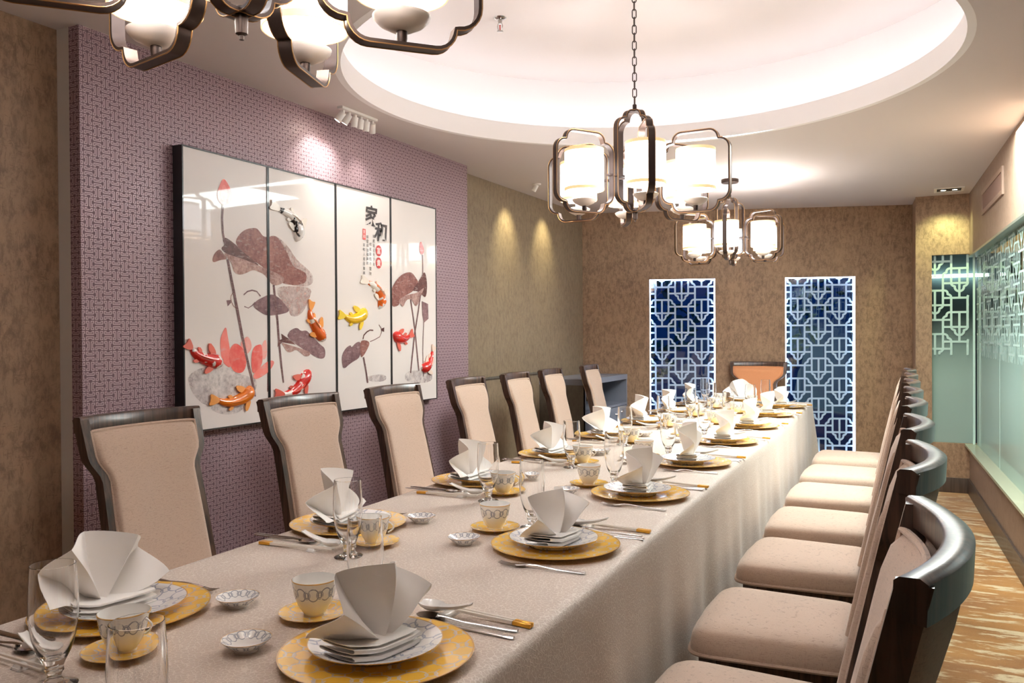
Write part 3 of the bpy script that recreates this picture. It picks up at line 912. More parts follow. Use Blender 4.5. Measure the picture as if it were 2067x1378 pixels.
ME_SLEEVE = MB().lathe([(0, -.132), (.014, -.132), (.014, -.045), (.021, -.045), (.021, -.040), (.012, -.038), (0, -.036)], 20).mesh('candle_sleeve')
ME_DISH = MB().lathe([(0, -.150), (.018, -.149), (.040, -.138), (.050, -.128), (.052, -.122), (.046, -.119), (.015, -.124), (0, -.125)], 32).mesh('glass_dish')
ME_CUPN = MB().lathe([(0, -.172), (.008, -.172), (.010, -.162), (.010, -.148), (0, -.147)], 16).mesh('holder')
ME_SPIDER = MB().tube([(-SR+.002, 0, -.052), (0, 0, -.044), (SR-.002, 0, -.052)], .0011, 4).tube([(0, -SR+.002, -.052), (0, 0, -.044), (0, SR-.002, -.052)], .0011, 4).mesh('spider')
ME_ARM = MB().box(.0, .145, -.011, .011, -.004, .004).mesh('arm', smooth=False)
ME_HUB = MB().lathe([(0, -.020), (.030, -.018), (.046, -.010), (.046, .010), (.030, .018), (0, .020)], 24).mesh('hub')
ME_FIN = MB().lathe([(0, -.042), (.004, -.041), (.004, -.034), (.010, -.031), (.011, .006), (.008, .014), (0, .016)], 16).mesh('finial')
def link_mesh():
    a, L = .0085, .0115
    pts = [(a*math.cos(t), 0, L+a*math.sin(t)) for t in [PI*k/8 for k in range(9)]]+[(-a*math.cos(t), 0, -L-a*math.sin(t)) for t in [PI*k/8 for k in range(9)]]
    return MB().tube(pts, .0024, 6, closed=True).mesh('chain_link')
ME_LINK = link_mesh()
ME_COLLAR = MB().lathe([(0, -.012), (.009, -.012), (.009, .012), (.005, .016), (0, .017)], 16).mesh('collar')
ME_CANOPY = MB().lathe([(0, -.030), (.020, -.030), (.058, -.026), (.062, -.020), (.062, 0), (0, 0)], 40).mesh('canopy')
def chandelier(x, y, ztop, ang, label, power):
    t = empty('chandelier', (x, y, 0)); tag(t, label, 'chandelier', 'bronze six-shade chandeliers')
    link('hub', ME_HUB, M_BRONZE, t, (0, 0, ZC+.002))
    for k in range(2):
        c = link('centre_ring', ME_CRING, M_BRONZE, t, (0, 0, 2.063), ang+math.radians(30+90*k))
        link('gold_edge', ME_CRINGE, M_EDGE, c)
    link('finial', ME_FIN, M_BRONZE, t, (0, 0, 1.841))
    link('collar', ME_COLLAR, M_BRONZE, t, (0, 0, 2.298))
    z = 2.298+.030; k = 0
    while z < ztop-.026:
        link('chain_link', ME_LINK, M_BRONZE, t, (0, 0, z), (PI/2)*(k % 2)+ang); z += .0345; k += 1
    link('canopy', ME_CANOPY, M_BRONZE, t, (0, 0, ztop))
    for k in range(6):
        a = ang+k*PI/3; R = .272
        px, py = R*math.cos(a), R*math.sin(a)
        link('arm', ME_ARM, M_BRONZE, t, (0, 0, ZC), a)
        rg = link('lamp_ring', ME_RING, M_BRONZE, t, (px, py, ZC), a)
        link('gold_edge', ME_RINGE, M_EDGE, rg)
        sh = link('lamp_shade', ME_SHADE, M_SHADE, t, (px, py, ZC+.006), a)
        sh['label'] = 'glowing white drum shade'
        link('trim_band', ME_B0, M_TRIM, sh); link('trim_band', ME_B1, M_TRIM, sh); link('spider', ME_SPIDER, M_CHROME, sh)
        link('candle_sleeve', ME_SLEEVE, M_SLEEVE, t, (px, py, ZC+.006))
        link('glass_dish', ME_DISH, M_ALAB, t, (px, py, ZC+.006))
        link('holder', ME_CUPN, M_BRONZE, t, (px, py, ZC+.006))
        light('bulb', 'POINT', (px, py, ZC+.012), power, (.90, .94, 1), .018, parent=t)
chandelier(-1.012, 1.045, HC, math.radians(48), 'bronze chandelier with six drum shades above the near end of the table', BULB_W)
chandelier(-1.13, 3.52, 2.855, math.radians(-63.2), 'bronze chandelier with six drum shades hung on a long chain from the round recess', BULB_W)
chandelier(-1.25, 6.12, HC, math.radians(-83.4), 'bronze chandelier with six drum shades in front of the lattice windows', BULB_W)

# ------------------------------------------------------------------ ceiling fittings
sp = empty('fire_sprinkler', (-1.85, 3.64, 2.855)); tag(sp, 'small chrome fire sprinkler in the round ceiling recess', 'sprinkler')
build('escutcheon', MB().lathe([(0, -.008), (.018, -.010), (.030, -.004), (.032, 0), (0, 0)], 28), M_CHROME, sp)
build('body', MB().lathe([(0, -.030), (.009, -.030), (.010, -.012), (.006, -.008), (0, -.008)], 16), M_CHROME, sp)
build('yoke', MB().tube([(.010, 0, -.028), (.014, 0, -.040), (.010, 0, -.055), (.003, 0, -.062)], .0022, 6).tube([(-.010, 0, -.028), (-.014, 0, -.040), (-.010, 0, -.055), (-.003, 0, -.062)], .0022, 6), M_CHROME, sp)
build('bulb', MB().lathe([(0, -.060), (.0028, -.058), (.0028, -.034), (0, -.032)], 10), mat('red_glass_bulb', (190, 20, 20), .2), sp)
build('deflector', MB().lathe([(0, -.068), (.015, -.067), (.015, -.064), (0, -.062)], 20), M_CHROME, sp)

def spot_head(parent, loc, aim, on, me_cache={}):
    if not me_cache:
        me_cache['can'] = MB().lathe([(0, 0), (.017, 0), (.017, -.050), (.015, -.050), (.015, -.042), (0, -.042)], 24).mesh('lamp_can')
        me_cache['lens'] = MB().lathe([(0, -.0445), (.0145, -.0445), (.0145, -.0425), (0, -.0425)], 20).mesh('lens')
    q = Vector((0, 0, -1)).rotation_difference((Vector(aim)).normalized()).to_euler()
    c = link('lamp_can', me_cache['can'], M_WHITEM, parent, loc, q)
    me = me_cache['lens'] if on else me_cache['lens'].copy()
    if not on: me.materials.clear()
    link('lens', me, M_SPOTLIT if on else M_SPOTOFF, c)
    return c
tk = empty('track_light', (-2.53, 3.405, HC)); tag(tk, 'white ceiling track with six small spot heads above the art panels', 'track light')
build('rail', MB().box(-.016, .016, -.145, .145, -.012, 0), M_WHITEM, tk, smooth=False)
aims = [(-.55, -.35, -.9), (-.5, -.2, -.9), (-.25, .1, -1), (-.25, .1, -1), (-.2, .1, -1), (-.35, .45, -.9)]
for i in range(6):
    y = -.120+i*.048
    build('stem', MB().box(-.006, .006, -.006, .006, -.030, -.015), M_WHITEM, tk, loc=(0, y, 0), smooth=False)
    spot_head(tk, (0, y, -.026), aims[i], i in (0, 1, 5))
for i, tgt in ((0, (PLUM_X, 3.24, 2.10)), (1, (PLUM_X, 3.36, 2.05)), (5, (PLUM_X, 3.75, 1.75))):
    y = 3.405-.120+i*.048
    p = Vector((-2.53, y, HC-.026)); d = (Vector(tgt)-p).normalized()
    light('track_spot', 'SPOT', p+d*.056, SPOT_W*(1 if i < 5 else .7), (1, .95, .86), .03, target=tgt, spot_size=math.radians(85), spot_blend=1.0)
def ceiling_spot(x, y, aim, power, label, col):
    s = empty('ceiling_spot', (x, y, HC)); tag(s, label, 'spot light', 'small white ceiling spots')
    build('base_plate', MB().lathe([(0, -.008), (.030, -.008), (.032, 0), (0, 0)], 24), M_WHITEM, s)
    spot_head(s, (0, 0, -.008), aim, True)
    d = Vector(aim).normalized(); p = Vector((x, y, HC-.008))+d*.056
    light('wall_spot', 'SPOT', p, power, col, .03, target=p+d, spot_size=math.radians(70), spot_blend=1.0)
ceiling_spot(-2.56, 5.62, (-.50, 0, -.8), 7, 'small white ceiling spot over the olive wall near the plum wall', (1, .90, .52))
ceiling_spot(-2.56, 6.30, (-.50, 0, -.8), 7, 'small white ceiling spot over the olive wall near the sideboard', (1, .90, .52))
dl = empty('recessed_downlight', (.188, 7.36, HC)); tag(dl, 'square recessed double downlight in the ceiling by the pier', 'downlight')
mbf = MB()
for b in ((-.105, .105, -.105, -.078), (-.105, .105, .078, .105), (-.105, -.085, -.078, .078), (.085, .105, -.078, .078)): mbf.box(*b, -.006, .0)
build('frame', mbf, M_WHITEM, dl, smooth=False)
build('recess', MB().box(-.085, .085, -.078, .078, -.002, -.0005), M_VOID, dl, smooth=False)
for k in (-1, 1):
    build('lamp_ring', MB().lathe([(.018, -.006), (.034, -.006), (.034, -.002), (.018, -.002)], 24, closed=True), M_CHROME, dl, loc=(k*.040, 0, 0))
    build('lamp_disc', MB().lathe([(0, -.005), (.018, -.005), (.018, -.002), (0, -.002)], 20), mat('downlight_glow', (255, 255, 255), .4, emit=lin((250, 255, 226)), emit_s=8), dl, loc=(k*.040, 0, 0))
    light('downlight_spot', 'SPOT', (.188+k*.04, 7.36, HC-.012), 8, (.86, 1, .50), .03, target=(.17+k*.05, 7.62, 1.95), spot_size=math.radians(75), spot_blend=.7)
# vent grille on the upper right wall
vg = empty('vent_grille', (rx(6.24)-.0005, 6.24, 2.21), math.atan2(-.0508, 1)*-1); tag(vg, 'brown framed air vent grille above the glass partition', 'vent')
for b in ((-.50, .50, .055, .085), (-.50, .50, -.085, -.055), (-.50, -.47, -.055, .055), (.47, .50, -.055, .055)):
    build('frame_bar', MB().box(-.012, 0, b[0], b[1], b[2], b[3]), mat('vent_frame', (150, 122, 104), .5), vg, smooth=False)
build('backing', MB().box(-.003, 0, -.47, .47, -.055, .055), mat('vent_backing', (104, 76, 62), .6), vg, smooth=False)
for k in range(46):
    me = None
    o = build('slat', MB().box(-.008, -.002, -.004, .004, -.055, .055), mat('vent_slat', (132, 98, 82), .5), vg, loc=(0, -.46+k*.0204, 0), smooth=False) if k == 0 else link('slat', vslat, None, vg, (0, -.46+k*.0204, 0))
    vslat = o.data

# ------------------------------------------------------------------ art panels on the plum wall
PAN_X = -2.640; PZ0, PZ1 = .921, 2.072
PAN = [(2.393, 2.876), (2.878, 3.358), (3.360, 3.839), (3.841, 4.320)]
M_PANEL = mat('gloss_panel', (236, 228, 223), .35, coat=.38, coat_rough=.03, spec=.3)
def wash(name, a, b, lo, hi, sc, soft=True):
    """ink print: two tones with noise; soft -> ragged fading through noise"""
    m, t = nmat(name)
    co = t.coord()
    n = t.noise(t.mapv(co, (1, 1, .7)), sc, 5, .65); n2 = t.noise(co, sc*4, 3, .7); n3 = t.noise(t.mapv(co, (1, .25, 1)), sc*6, 2)
    c = t.mix(t.ramp(t.m('ADD', t.m('MULTIPLY', n, .6), t.m('MULTIPLY', n2, .4)), .36, .64), lin(a), lin(b))
    c = t.mix(t.m('MULTIPLY', t.ramp(n3, .55, .7), .25), c, lin((226, 210, 204)))
    t.set(color=c, rough=.35, coat=.38, coat_rough=.03, spec=.3)
    if soft:
        t.set(alpha=t.m('MULTIPLY', t.ramp(t.m('ADD', t.m('MULTIPLY', n, .5), t.m('MULTIPLY', n2, .5)), lo, hi), .62))
    return m
M_LEAFD = wash('ink_leaf_dark', (84, 46, 44), (128, 82, 76), 0, 0, 14, False)
M_LEAFM = wash('ink_leaf_red', (122, 72, 66), (170, 116, 106), 0, 0, 16, False)
M_LEAFL = wash('ink_leaf_light', (146, 104, 98), (202, 168, 158), 0, 0, 20, False)
M_LEAFG = wash('ink_leaf_grey', (112, 80, 84), (156, 122, 124), 0, 0, 14, False)
M_WASHR = wash('ink_wash_red', (160, 110, 104), (196, 154, 146), .30, .66, 9)
M_WASHG = wash('ink_wash_grey', (150, 130, 136), (190, 172, 172), .34, .70, 8)
M_STEMP = wash('ink_stem', (100, 66, 66), (140, 104, 104), 0, 0, 40, False)
M_PINK = wash('petal_pink', (250, 122, 112), (248, 150, 140), 0, 0, 8, False)
M_PINKD = wash('petal_coral', (238, 92, 84), (248, 140, 130), 0, 0, 8, False)
M_PINKL = wash('petal_pale', (248, 160, 150), (244, 190, 180), 0, 0, 8, False)
M_INK = mat('black_ink', (58, 50, 50), .3)
M_SEAL = mat('red_seal', (216, 52, 52), .3)
M_SEALT = mat('seal_text', (246, 232, 226), .3)
panels = []
PLAB = ['leftmost white gloss art panel with pink lotus, red koi and orange koi', 'white gloss art panel with black and white koi beside the lotus panel', 'white gloss art panel with brush lettering and a yellow koi', 'white gloss art panel with crossed lotus stems and two red koi beside the lettering']
PLAB[0] = 'white gloss art panel with large pink lotus, red koi and orange koi'
for k, (a, b) in enumerate(PAN):
    e = empty('art_panel', (PAN_X, (a+b)/2, PZ0)); tag(e, PLAB[k], 'wall art', 'four koi and lotus art panels')
    c = (a+b)/2; h = (b-a)/2
    build('panel_board', MB().box(-.030, 0, -h+.006, h-.006, .006, PZ1-PZ0-.006), M_PANEL, e, smooth=False)['label'] = 'white gloss board'
    for bx in ((-h, -h+.006, 0, PZ1-PZ0), (h-.006, h, 0, PZ1-PZ0), (-h+.006, h-.006, 0, .006), (-h+.006, h-.006, PZ1-PZ0-.006, PZ1-PZ0)):
        build('frame_bar', MB().box(-.050, .003, bx[0], bx[1], bx[2], bx[3]), M_BLACKF, e, smooth=False)
    panels.append((e, a+.007, b-.007))
LAY = [0]
def clip_poly(P, axis, val, keep_less):
    out = []
    for i in range(len(P)):
        a, b = P[i-1], P[i]
        ia = (a[axis] <= val) == keep_less; ib = (b[axis] <= val) == keep_less
        if ia != ib:
            t = (val-a[axis])/(b[axis]-a[axis]); out.append((a[0]+t*(b[0]-a[0]), a[1]+t*(b[1]-a[1])))
        if ib: out.append(b)
    return out
def smooth_poly(P, it=2):
    for _ in range(it):
        Q = []
        for i in range(len(P)):
            a, b = P[i-1], P[i]
            Q += [(a[0]*.75+b[0]*.25, a[1]*.75+b[1]*.25), (a[0]*.25+b[0]*.75, a[1]*.25+b[1]*.75)]
        P = Q
    return P
def to_yz(P, origin=None, sc=1.0):
    out = []
    for (x, y) in P:
        if origin: x, y = origin[0]+x/sc, origin[1]+y/sc
        v = on_x(x, y, PAN_X); out.append((v.y, v.z))
    return out
def print_flat(name, P, material, smooth=True, origin=None, sc=1.0, yz=False, only=None):
    """thin print on the panels, split where it crosses from one panel to the next"""
    Q = P if yz else to_yz(P, origin, sc)
    if smooth: Q = smooth_poly(Q)
    LAY[0] += 1; d = .0003+LAY[0]*.00004
    for k, (e, a, b) in enumerate(panels):
        if only is not None and k != only: continue
        R = clip_poly(clip_poly(Q, 0, a, False), 0, b, True) if min(q[0] for q in Q) < b and max(q[0] for q in Q) > a else []
        R = clip_poly(clip_poly(R, 1, PZ0+.008, False), 1, PZ1-.008, True) if len(R) > 2 else []
        if len(R) < 3: continue
        L = e.location
        mb = MB(); n = len(R)
        mb.add([(d, u-L.y, v-L.z) for u, v in R], [tuple(range(n))])
        me = mb.mesh(name, smooth=False, recalc=False)
        bm = bmesh.new(); bm.from_mesh(me); bmesh.ops.triangulate(bm, faces=bm.faces)
        for f in bm.faces:
            if f.normal.x < 0: f.normal_flip()
        bm.to_mesh(me); bm.free()
        link(name, me, material, e)
def stroke(name, P, w, material, origin=None, sc=1.0, only=None):
    Q = [Vector(p) for p in to_yz(P, origin, sc)]
    ws = w if isinstance(w, (list, tuple)) else [w]*len(Q)
    L, R = [], []
    for i, p in enumerate(Q):
        t = (Q[min(i+1, len(Q)-1)]-Q[max(i-1, 0)]).normalized(); n = Vector((-t.y, t.x))*ws[i]/2
        L.append(tuple(p+n)); R.append(tuple(p-n))
    print_flat(name, L+R[::-1], material, False, yz=True, only=only)
O6, S6 = (420, 440), 5.3
O2, S2 = (360, 660), 7.255
O4, S4 = (560, 590), 6.56
O5, S5 = (670, 550), 6.564
# washes first
print_flat('ink_wash', [(130,720),(300,600),(560,560),(700,580),(900,690),(1180,760),(1100,1000),(760,1060),(420,1180),(230,1010),(160,860)], M_WASHG, origin=O2, sc=S2)
print_flat('ink_wash', [(420,1180),(700,1080),(1000,1100),(900,1260),(640,1290)], M_WASHG, origin=O2, sc=S2)
print_flat('ink_wash', [(730,730),(930,730),(1110,745),(1090,850),(1000,1040),(880,1060),(860,960),(740,830)], M_WASHR, origin=O6, sc=S6)
print_flat('ink_wash', [(640,200),(720,178),(850,290),(940,440),(1060,540),(1130,620),(1110,730),(900,735),(700,600),(640,400)], M_WASHR, origin=O6, sc=S6)
print_flat('ink_wash', [(960,1330),(1080,1290),(1250,1310),(1335,1330),(1320,1460),(980,1460)], M_WASHG, origin=O5, sc=S5)
print_flat('ink_wash', [(430,1390),(560,1350),(720,1350),(715,1440),(520,1450)], M_WASHG, origin=O5, sc=S5)
# big lotus leaf over the first two panels
print_flat('lotus_leaf', [(288,275),(310,200),(390,120),(510,100),(550,140),(585,195),(640,205),(700,185),(750,210),(800,290),(860,400),(905,520),(1000,560),(1060,600),(1040,715),(820,715),(700,640),(600,530),(460,440),(370,360)], M_LEAFM, origin=O6, sc=S6)
print_flat('lotus_leaf', [(170,195),(280,268),(380,368),(490,455),(560,520),(430,460),(300,415),(200,388),(128,325),(182,285),(155,240)], M_LEAFD, origin=O6, sc=S6)
print_flat('lotus_leaf', [(128,328),(80,360),(46,420),(48,482),(130,447),(212,440),(165,385)], M_LEAFM, origin=O6, sc=S6)
print_flat('lotus_leaf', [(150,362),(240,398),(380,438),(500,492),(620,540),(740,590),(822,640),(800,700),(710,728),(660,690),(600,600),(540,575),(480,550),(400,592),(340,608),(285,590),(262,540),(250,480)], M_LEAFL, origin=O6, sc=S6)
print_flat('lotus_leaf', [(468,940),(520,880),(580,850),(640,820),(700,815),(770,860),(820,920),(885,1000),(740,1038),(630,1045),(560,1010)], M_LEAFG, origin=O6, sc=S6)
print_flat('seed_pod', [(195,880),(240,875),(245,905),(208,945)], M_LEAFG, False, origin=O6, sc=S6)
stroke('seed_pod', [(270,790),(245,830),(240,860),(250,900),(270,940),(300,965)], .004, M_LEAFL, O6, S6)
stroke('seed_pod', [(380,820),(420,785),(470,772),(520,785),(560,835)], .006, M_LEAFG, O6, S6)
stroke('seed_pod', [(385,945),(430,962),(470,935),(500,900)], .004, M_LEAFG, O6, S6)
stroke('lotus_stem', [(552,575),(556,610),(560,650),(563,690),(568,740),(572,772)], [.014, .014, .014, .013, .012, .009], M_STEMP)
stroke('lotus_stem', [(541,636),(541.5,680),(541,740),(540.5,790)], .010, M_STEMP)
# small leaf, second panel
print_flat('lotus_leaf', [(120,595),(150,520),(205,480),(262,465),(310,515),(380,498),(430,550),(500,620),(565,690),(632,740),(632,868),(560,880),(490,845),(380,780),(300,725)], M_LEAFG, origin=O4, sc=S4)
print_flat('lotus_leaf', [(48,545),(150,615),(240,692),(190,682),(60,660),(0,722),(8,640),(60,615)], M_LEAFD, False, origin=O4, sc=S4)
print_flat('lotus_leaf', [(40,660),(110,682),(300,740),(440,790),(425,840),(360,852),(310,800),(240,752),(180,795),(120,790),(85,720)], M_LEAFL, origin=O4, sc=S4)
# lotus flower
print_flat('petal', [(1290,180),(1240,200),(1210,330),(1240,500),(1300,420)], M_PINKL, origin=O2, sc=S2)
print_flat('petal', [(695,-20),(640,80),(606,200),(618,400),(650,530),(780,620),(755,330),(715,100)], M_PINK, origin=O2, sc=S2)
print_flat('petal', [(1010,125),(940,185),(895,250),(985,420),(1075,320),(1060,200)], M_PINKL, origin=O2, sc=S2)
print_flat('petal', [(1205,240),(1080,295),(1060,560),(1095,710),(1235,560),(1225,300)], M_PINKD, origin=O2, sc=S2)
print_flat('petal', [(1110,780),(1085,690),(1230,560),(1330,480),(1415,500),(1360,610),(1270,700)], M_PINK, origin=O2, sc=S2)
print_flat('petal', [(830,225),(755,300),(728,430),(758,570),(820,665),(940,675),(995,560),(995,410),(925,285)], M_PINKD, origin=O2, sc=S2)
print_flat('petal', [(450,357),(441,378),(437,394),(441,407),(450,414),(459,413),(467,405),(468,390),(462,374)], M_PINKD)
print_flat('petal', [(449,372),(445,392),(450,411),(456,411),(459,392),(455,374)], M_PINK)
stroke('lotus_stem', [(450,412),(448,440),(449.5,470),(454,492)], .010, M_STEMP)
stroke('lotus_stem', [(459,523),(468,570),(478,622),(487,670),(496,715),(507,760),(515,800)], [.012, .014, .015, .015, .014, .013, .009], M_STEMP)
# third panel leaf
print_flat('lotus_leaf', [(125,1160),(138,1070),(190,990),(248,955),(252,1000),(320,920),(385,915),(380,1125),(240,1200),(150,1290)], M_LEAFG, origin=O5, sc=S5)
print_flat('lotus_leaf', [(365,915),(425,888),(505,920),(470,1010),(415,1105),(375,1130)], M_LEAFM, origin=O5, sc=S5)
stroke('seed_pod', [(410,880),(420,830),(460,785),(500,762),(545,765)], .007, M_LEAFD, O5, S5)
stroke('seed_pod', [(620,690),(650,735),(655,790),(630,850),(560,890),(500,915)], .004, M_LEAFD, O5, S5)
print_flat('seed_pod', [(648,745),(690,725),(688,785),(655,770)], M_LEAFD, False, origin=O5, sc=S5)
stroke('lotus_stem', [(415,1120),(435,1220),(455,1340),(472,1460)], .012, M_STEMP, O5, S5)
# fourth panel
print_flat('lotus_leaf', [(778,460),(775,240),(840,110),(930,15),(1050,-15),(1110,70),(1150,130),(1080,250),(900,340),(890,440)], M_LEAFM, origin=O5, sc=S5)
print_flat('lotus_leaf', [(1060,245),(1130,130),(1180,60),(1215,-10),(1240,15),(1262,160),(1245,345),(1180,285),(1120,240)], M_LEAFD, origin=O5, sc=S5)
print_flat('lotus_leaf', [(875,355),(1000,290),(1130,270),(1230,180),(1180,300),(1140,420),(1100,455),(1050,345),(980,360),(940,468),(900,420)], M_LEAFL, origin=O5, sc=S5)
stroke('lotus_stem', [(1040,355),(1070,560),(1100,780),(1125,1050),(1150,1300)], .011, M_STEMP, O5, S5)
stroke('lotus_stem', [(1170,300),(1140,520),(1095,800),(1065,1080),(1040,1330)], .011, M_STEMP, O5, S5)
stroke('lotus_stem', [(1215,650),(1205,860),(1202,1060),(1212,1370)], .006, M_STEMP, O5, S5)
print_flat('seed_pod', [(1188,378),(1270,415),(1276,610),(1215,665),(1195,560)], M_LEAFG, False, origin=O5, sc=S5)
print_flat('petal', [(848.5,485),(846,498),(847,510),(852,515),(856,507),(853.5,496)], M_PINKD)
stroke('lotus_stem', [(852.5,514),(853,535),(853,558)], .008, M_STEMP)

# brush lettering on the third panel
def letters(txt, px, py, hgt, material, name, shear=0.0, bold=0.0, wid=1.0, spacing=None):
    """each character its own print, centred at pixel (px,py); hgt in metres"""
    c = on_x(px, py, PAN_X)
    cu = bpy.data.curves.new('t', 'FONT'); cu.body = txt; cu.size = 1.0; cu.align_x = 'CENTER'; cu.align_y = 'CENTER'; cu.offset = bold
    cu.resolution_u = 4
    ob = bpy.data.objects.new('t', cu); COL.objects.link(ob)
    bpy.context.view_layer.update()
    me = bpy.data.meshes.new_from_object(ob.evaluated_get(bpy.context.evaluated_depsgraph_get()))
    bpy.data.objects.remove(ob)
    if not me.vertices: return
    xs = [v.co.x for v in me.vertices]; ys = [v.co.y for v in me.vertices]
    mx, my, hh = (min(xs)+max(xs))/2, (min(ys)+max(ys))/2, max(ys)-min(ys)
    e = panels[2][0]; L = e.location; LAY[0] += 1; d = .0003+LAY[0]*.00004
    s = hgt/max(hh, 1e-3)
    for v in me.vertices:
        u, w = (v.co.x-mx)*s*wid, (v.co.y-my)*s
        v.co = (d, c.y-L.y+u+shear*w, c.z-L.z+w)
    me.materials.clear()
    link(name, me, material, e)
letters('家', 749, 436, .115, M_INK, 'brush_character', .12, .022, .95)
letters('和', 768, 468, .105, M_INK, 'brush_character', .10, .022, 1.1)
for (py, ch) in ((506, '富'), (530.5, '貴')):
    c = on_x(764, py, PAN_X); a = [(c.y+.026*math.cos(t), c.z+.030*math.sin(t)) for t in [2*PI*k/28 for k in range(28)]]
    print_flat('red_stamp', a, M_SEAL, False, yz=True, only=2)
    letters(ch, 764, py, .036, M_SEALT, 'stamp_character', 0, .012)
print_flat('red_seal', [(731.5, 461), (737.5, 462.5), (737.5, 484), (731.5, 483)], mat('red_seal_pale', (232, 104, 100), .3), False, only=2)
letters('家', 734.5, 467.5, .018, M_SEALT, 'stamp_character'); letters('和', 734.5, 477, .018, M_SEALT, 'stamp_character')
for px, p0, p1, txt in ((754, 477, 533, '和氣能迎天下友'), (747, 493, 552, '和氣能招千里財'), (741, 478, 531, '鄰里和諧福壽來'), (734, 494, 551, '家和人順百事興')):
    for k, ch in enumerate(txt):
        letters(ch, px, p0+(p1-p0)*k/(len(txt)-1), .0175, M_INK, 'small_character')

# koi in relief
def koi_mat(name, a, b, thr, sc):
    m, t = nmat(name)
    n = t.noise(t.coord(), sc, 2, .4, .3)
    t.set(color=t.mix(t.ramp(n, thr-.02, thr+.02), lin(a), lin(b)), rough=.2, coat=.8, coat_rough=.06)
    sc_ = t.vor(t.coord(), 130, 'F1', 'Distance'); t.bump(sc_, .08, .002)
    return m
K_RED = koi_mat('koi_red_white', (214, 34, 28), (246, 236, 228), .60, 26)
K_ORG = koi_mat('koi_orange', (240, 126, 24), (250, 150, 50), .70, 20)
K_BLK = koi_mat('koi_black_white', (244, 240, 236), (38, 36, 42), .57, 28)
K_OWH = koi_mat('koi_orange_white', (238, 104, 22), (248, 238, 226), .60, 30)
K_YEL = koi_mat('koi_yellow', (250, 202, 22), (246, 186, 20), .60, 20)
K_WOR = koi_mat('koi_white_orange', (246, 240, 234), (238, 110, 26), .52, 26)
K_RD2 = koi_mat('koi_red', (222, 44, 38), (230, 60, 50), .70, 20)
F_PALE = mat('koi_fin_pale', (250, 224, 208), .25, coat=.6)
F_RED = mat('koi_fin_red', (232, 110, 94), .25, coat=.6)
F_ORG = mat('koi_fin_orange', (246, 164, 84), .25, coat=.6)
F_YEL = mat('koi_fin_yellow', (250, 214, 70), .25, coat=.6)
F_WHT = mat('koi_fin_white', (244, 234, 222), .25, coat=.6)
def catmull(P, n):
    P = [Vector(p) for p in P]; Q = [P[0]*2-P[1]]+P+[P[-1]*2-P[-2]]; out = []
    for k in range(n+1):
        s = k/n*(len(P)-1); i = min(int(s), len(P)-2); t = s-i
        a, b, c, d = Q[i], Q[i+1], Q[i+2], Q[i+3]
        out.append(.5*((2*b)+(c-a)*t+(2*a-5*b+4*c-d)*t*t+(3*b-a-3*c+d)*t**3))
    return out
def koi(pi, spine, wpx, body, fin, label, tail_len=.36):
    e = panels[pi][0]; L = e.location
    Q = [Vector(q) for q in to_yz(spine)]
    tail = Q[-1]; B = catmull(Q[:-1], 16)
    W = wpx
    mb = MB(); P = []
    prof = []
    for i, p in enumerate(B):
        t = i/16
        w = W*(math.sqrt(min(1, t/.22))*.92+.08 if t < .22 else 1-(t-.22)/.78*.66) if t > 0 else W*.18
        tg = (B[min(i+1, 16)]-B[max(i-1, 0)]).normalized(); n = Vector((-tg.y, tg.x)); prof.append((p, tg, n, w))
        row = []
        for k in range(11):
            a = PI*k/10; c, s = math.cos(a), math.sin(a)
            q = p+n*(w*c); row.append((.0002+.95*w*s, q.x-L.y, q.y-L.z))
        P.append(row)
    mb.grid(P); mb.f.append(tuple(range(11))); b = len(mb.v); mb.f.append(tuple(range(b-11, b)))
    bo = build('koi', mb, body, e, angle=80); bo['label'] = label
    def finobj(nm, pts, th=.0045, x=.004):
        m2 = MB(); m2.prism(smooth_poly([(p.x-L.y, p.y-L.z) for p in pts], 1), x, x+th, lambda u, v, d: (d, u, v))
        build(nm, m2, fin, bo)
    p, tg, n, w = prof[-1]
    d = (tail-p); ln = d.length; d = d.normalized(); nn = Vector((-d.y, d.x))
    finobj('tail_fin', [p+nn*w*.7, p+d*ln*.6+nn*w*1.9, p+d*ln*1.05+nn*w*2.3, p+d*ln*.85, p+d*ln*1.0-nn*w*2.1, p+d*ln*.55-nn*w*1.7, p-nn*w*.7])
    p, tg, n, w = prof[5]
    for sg, ll in ((1, 1.0), (-1, 1.25)):
        r = p+n*(sg*w*.75)
        finobj('side_fin', [r-tg*w*.45, r+n*sg*w*.7*ll-tg*w*.1, r+n*sg*w*1.35*ll+tg*w*1.1, r+n*sg*w*.55*ll+tg*w*1.1, r+tg*w*.4])
    p, tg, n, w = prof[10]
    for sg in (1, -1):
        r = p+n*(sg*w*.7)
        finobj('rear_fin', [r-tg*w*.4, r+n*sg*w*.9+tg*w*.4, r+n*sg*w*.7+tg*w*1.3, r+tg*w*.6])
    # dorsal ridge
    rows = []
    m3 = MB()
    for i in range(6, 12):
        p, tg, n, w = prof[i]; h = .35*w*math.sin(PI*(i-5.5)/6.0)
        rows.append([(.90*w, p.x-n.x*.002-L.y, p.y-n.y*.002-L.z), (.95*w+h, p.x-L.y, p.y-L.z), (.90*w, p.x+n.x*.002-L.y, p.y+n.y*.002-L.z)])
    m3.grid(rows); build('dorsal_fin', m3, fin, bo)
    p, tg, n, w = prof[2]
    for sg in (1, -1):
        q = p+n*(sg*w*.55)
        build('eye', MB().lathe([(0, .0028), (.0026, .0014), (.003, 0), (0, -.001)], 10), MATS['black_ink'], bo, loc=(.72*w, q.x-L.y, q.y-L.z), rot=(0, PI/2, 0))
koi(0, [(448,735),(436,730),(420,726),(403,720),(392,712),(386,704),(373,690)], .033, K_RED, F_RED, 'red koi with white patches')
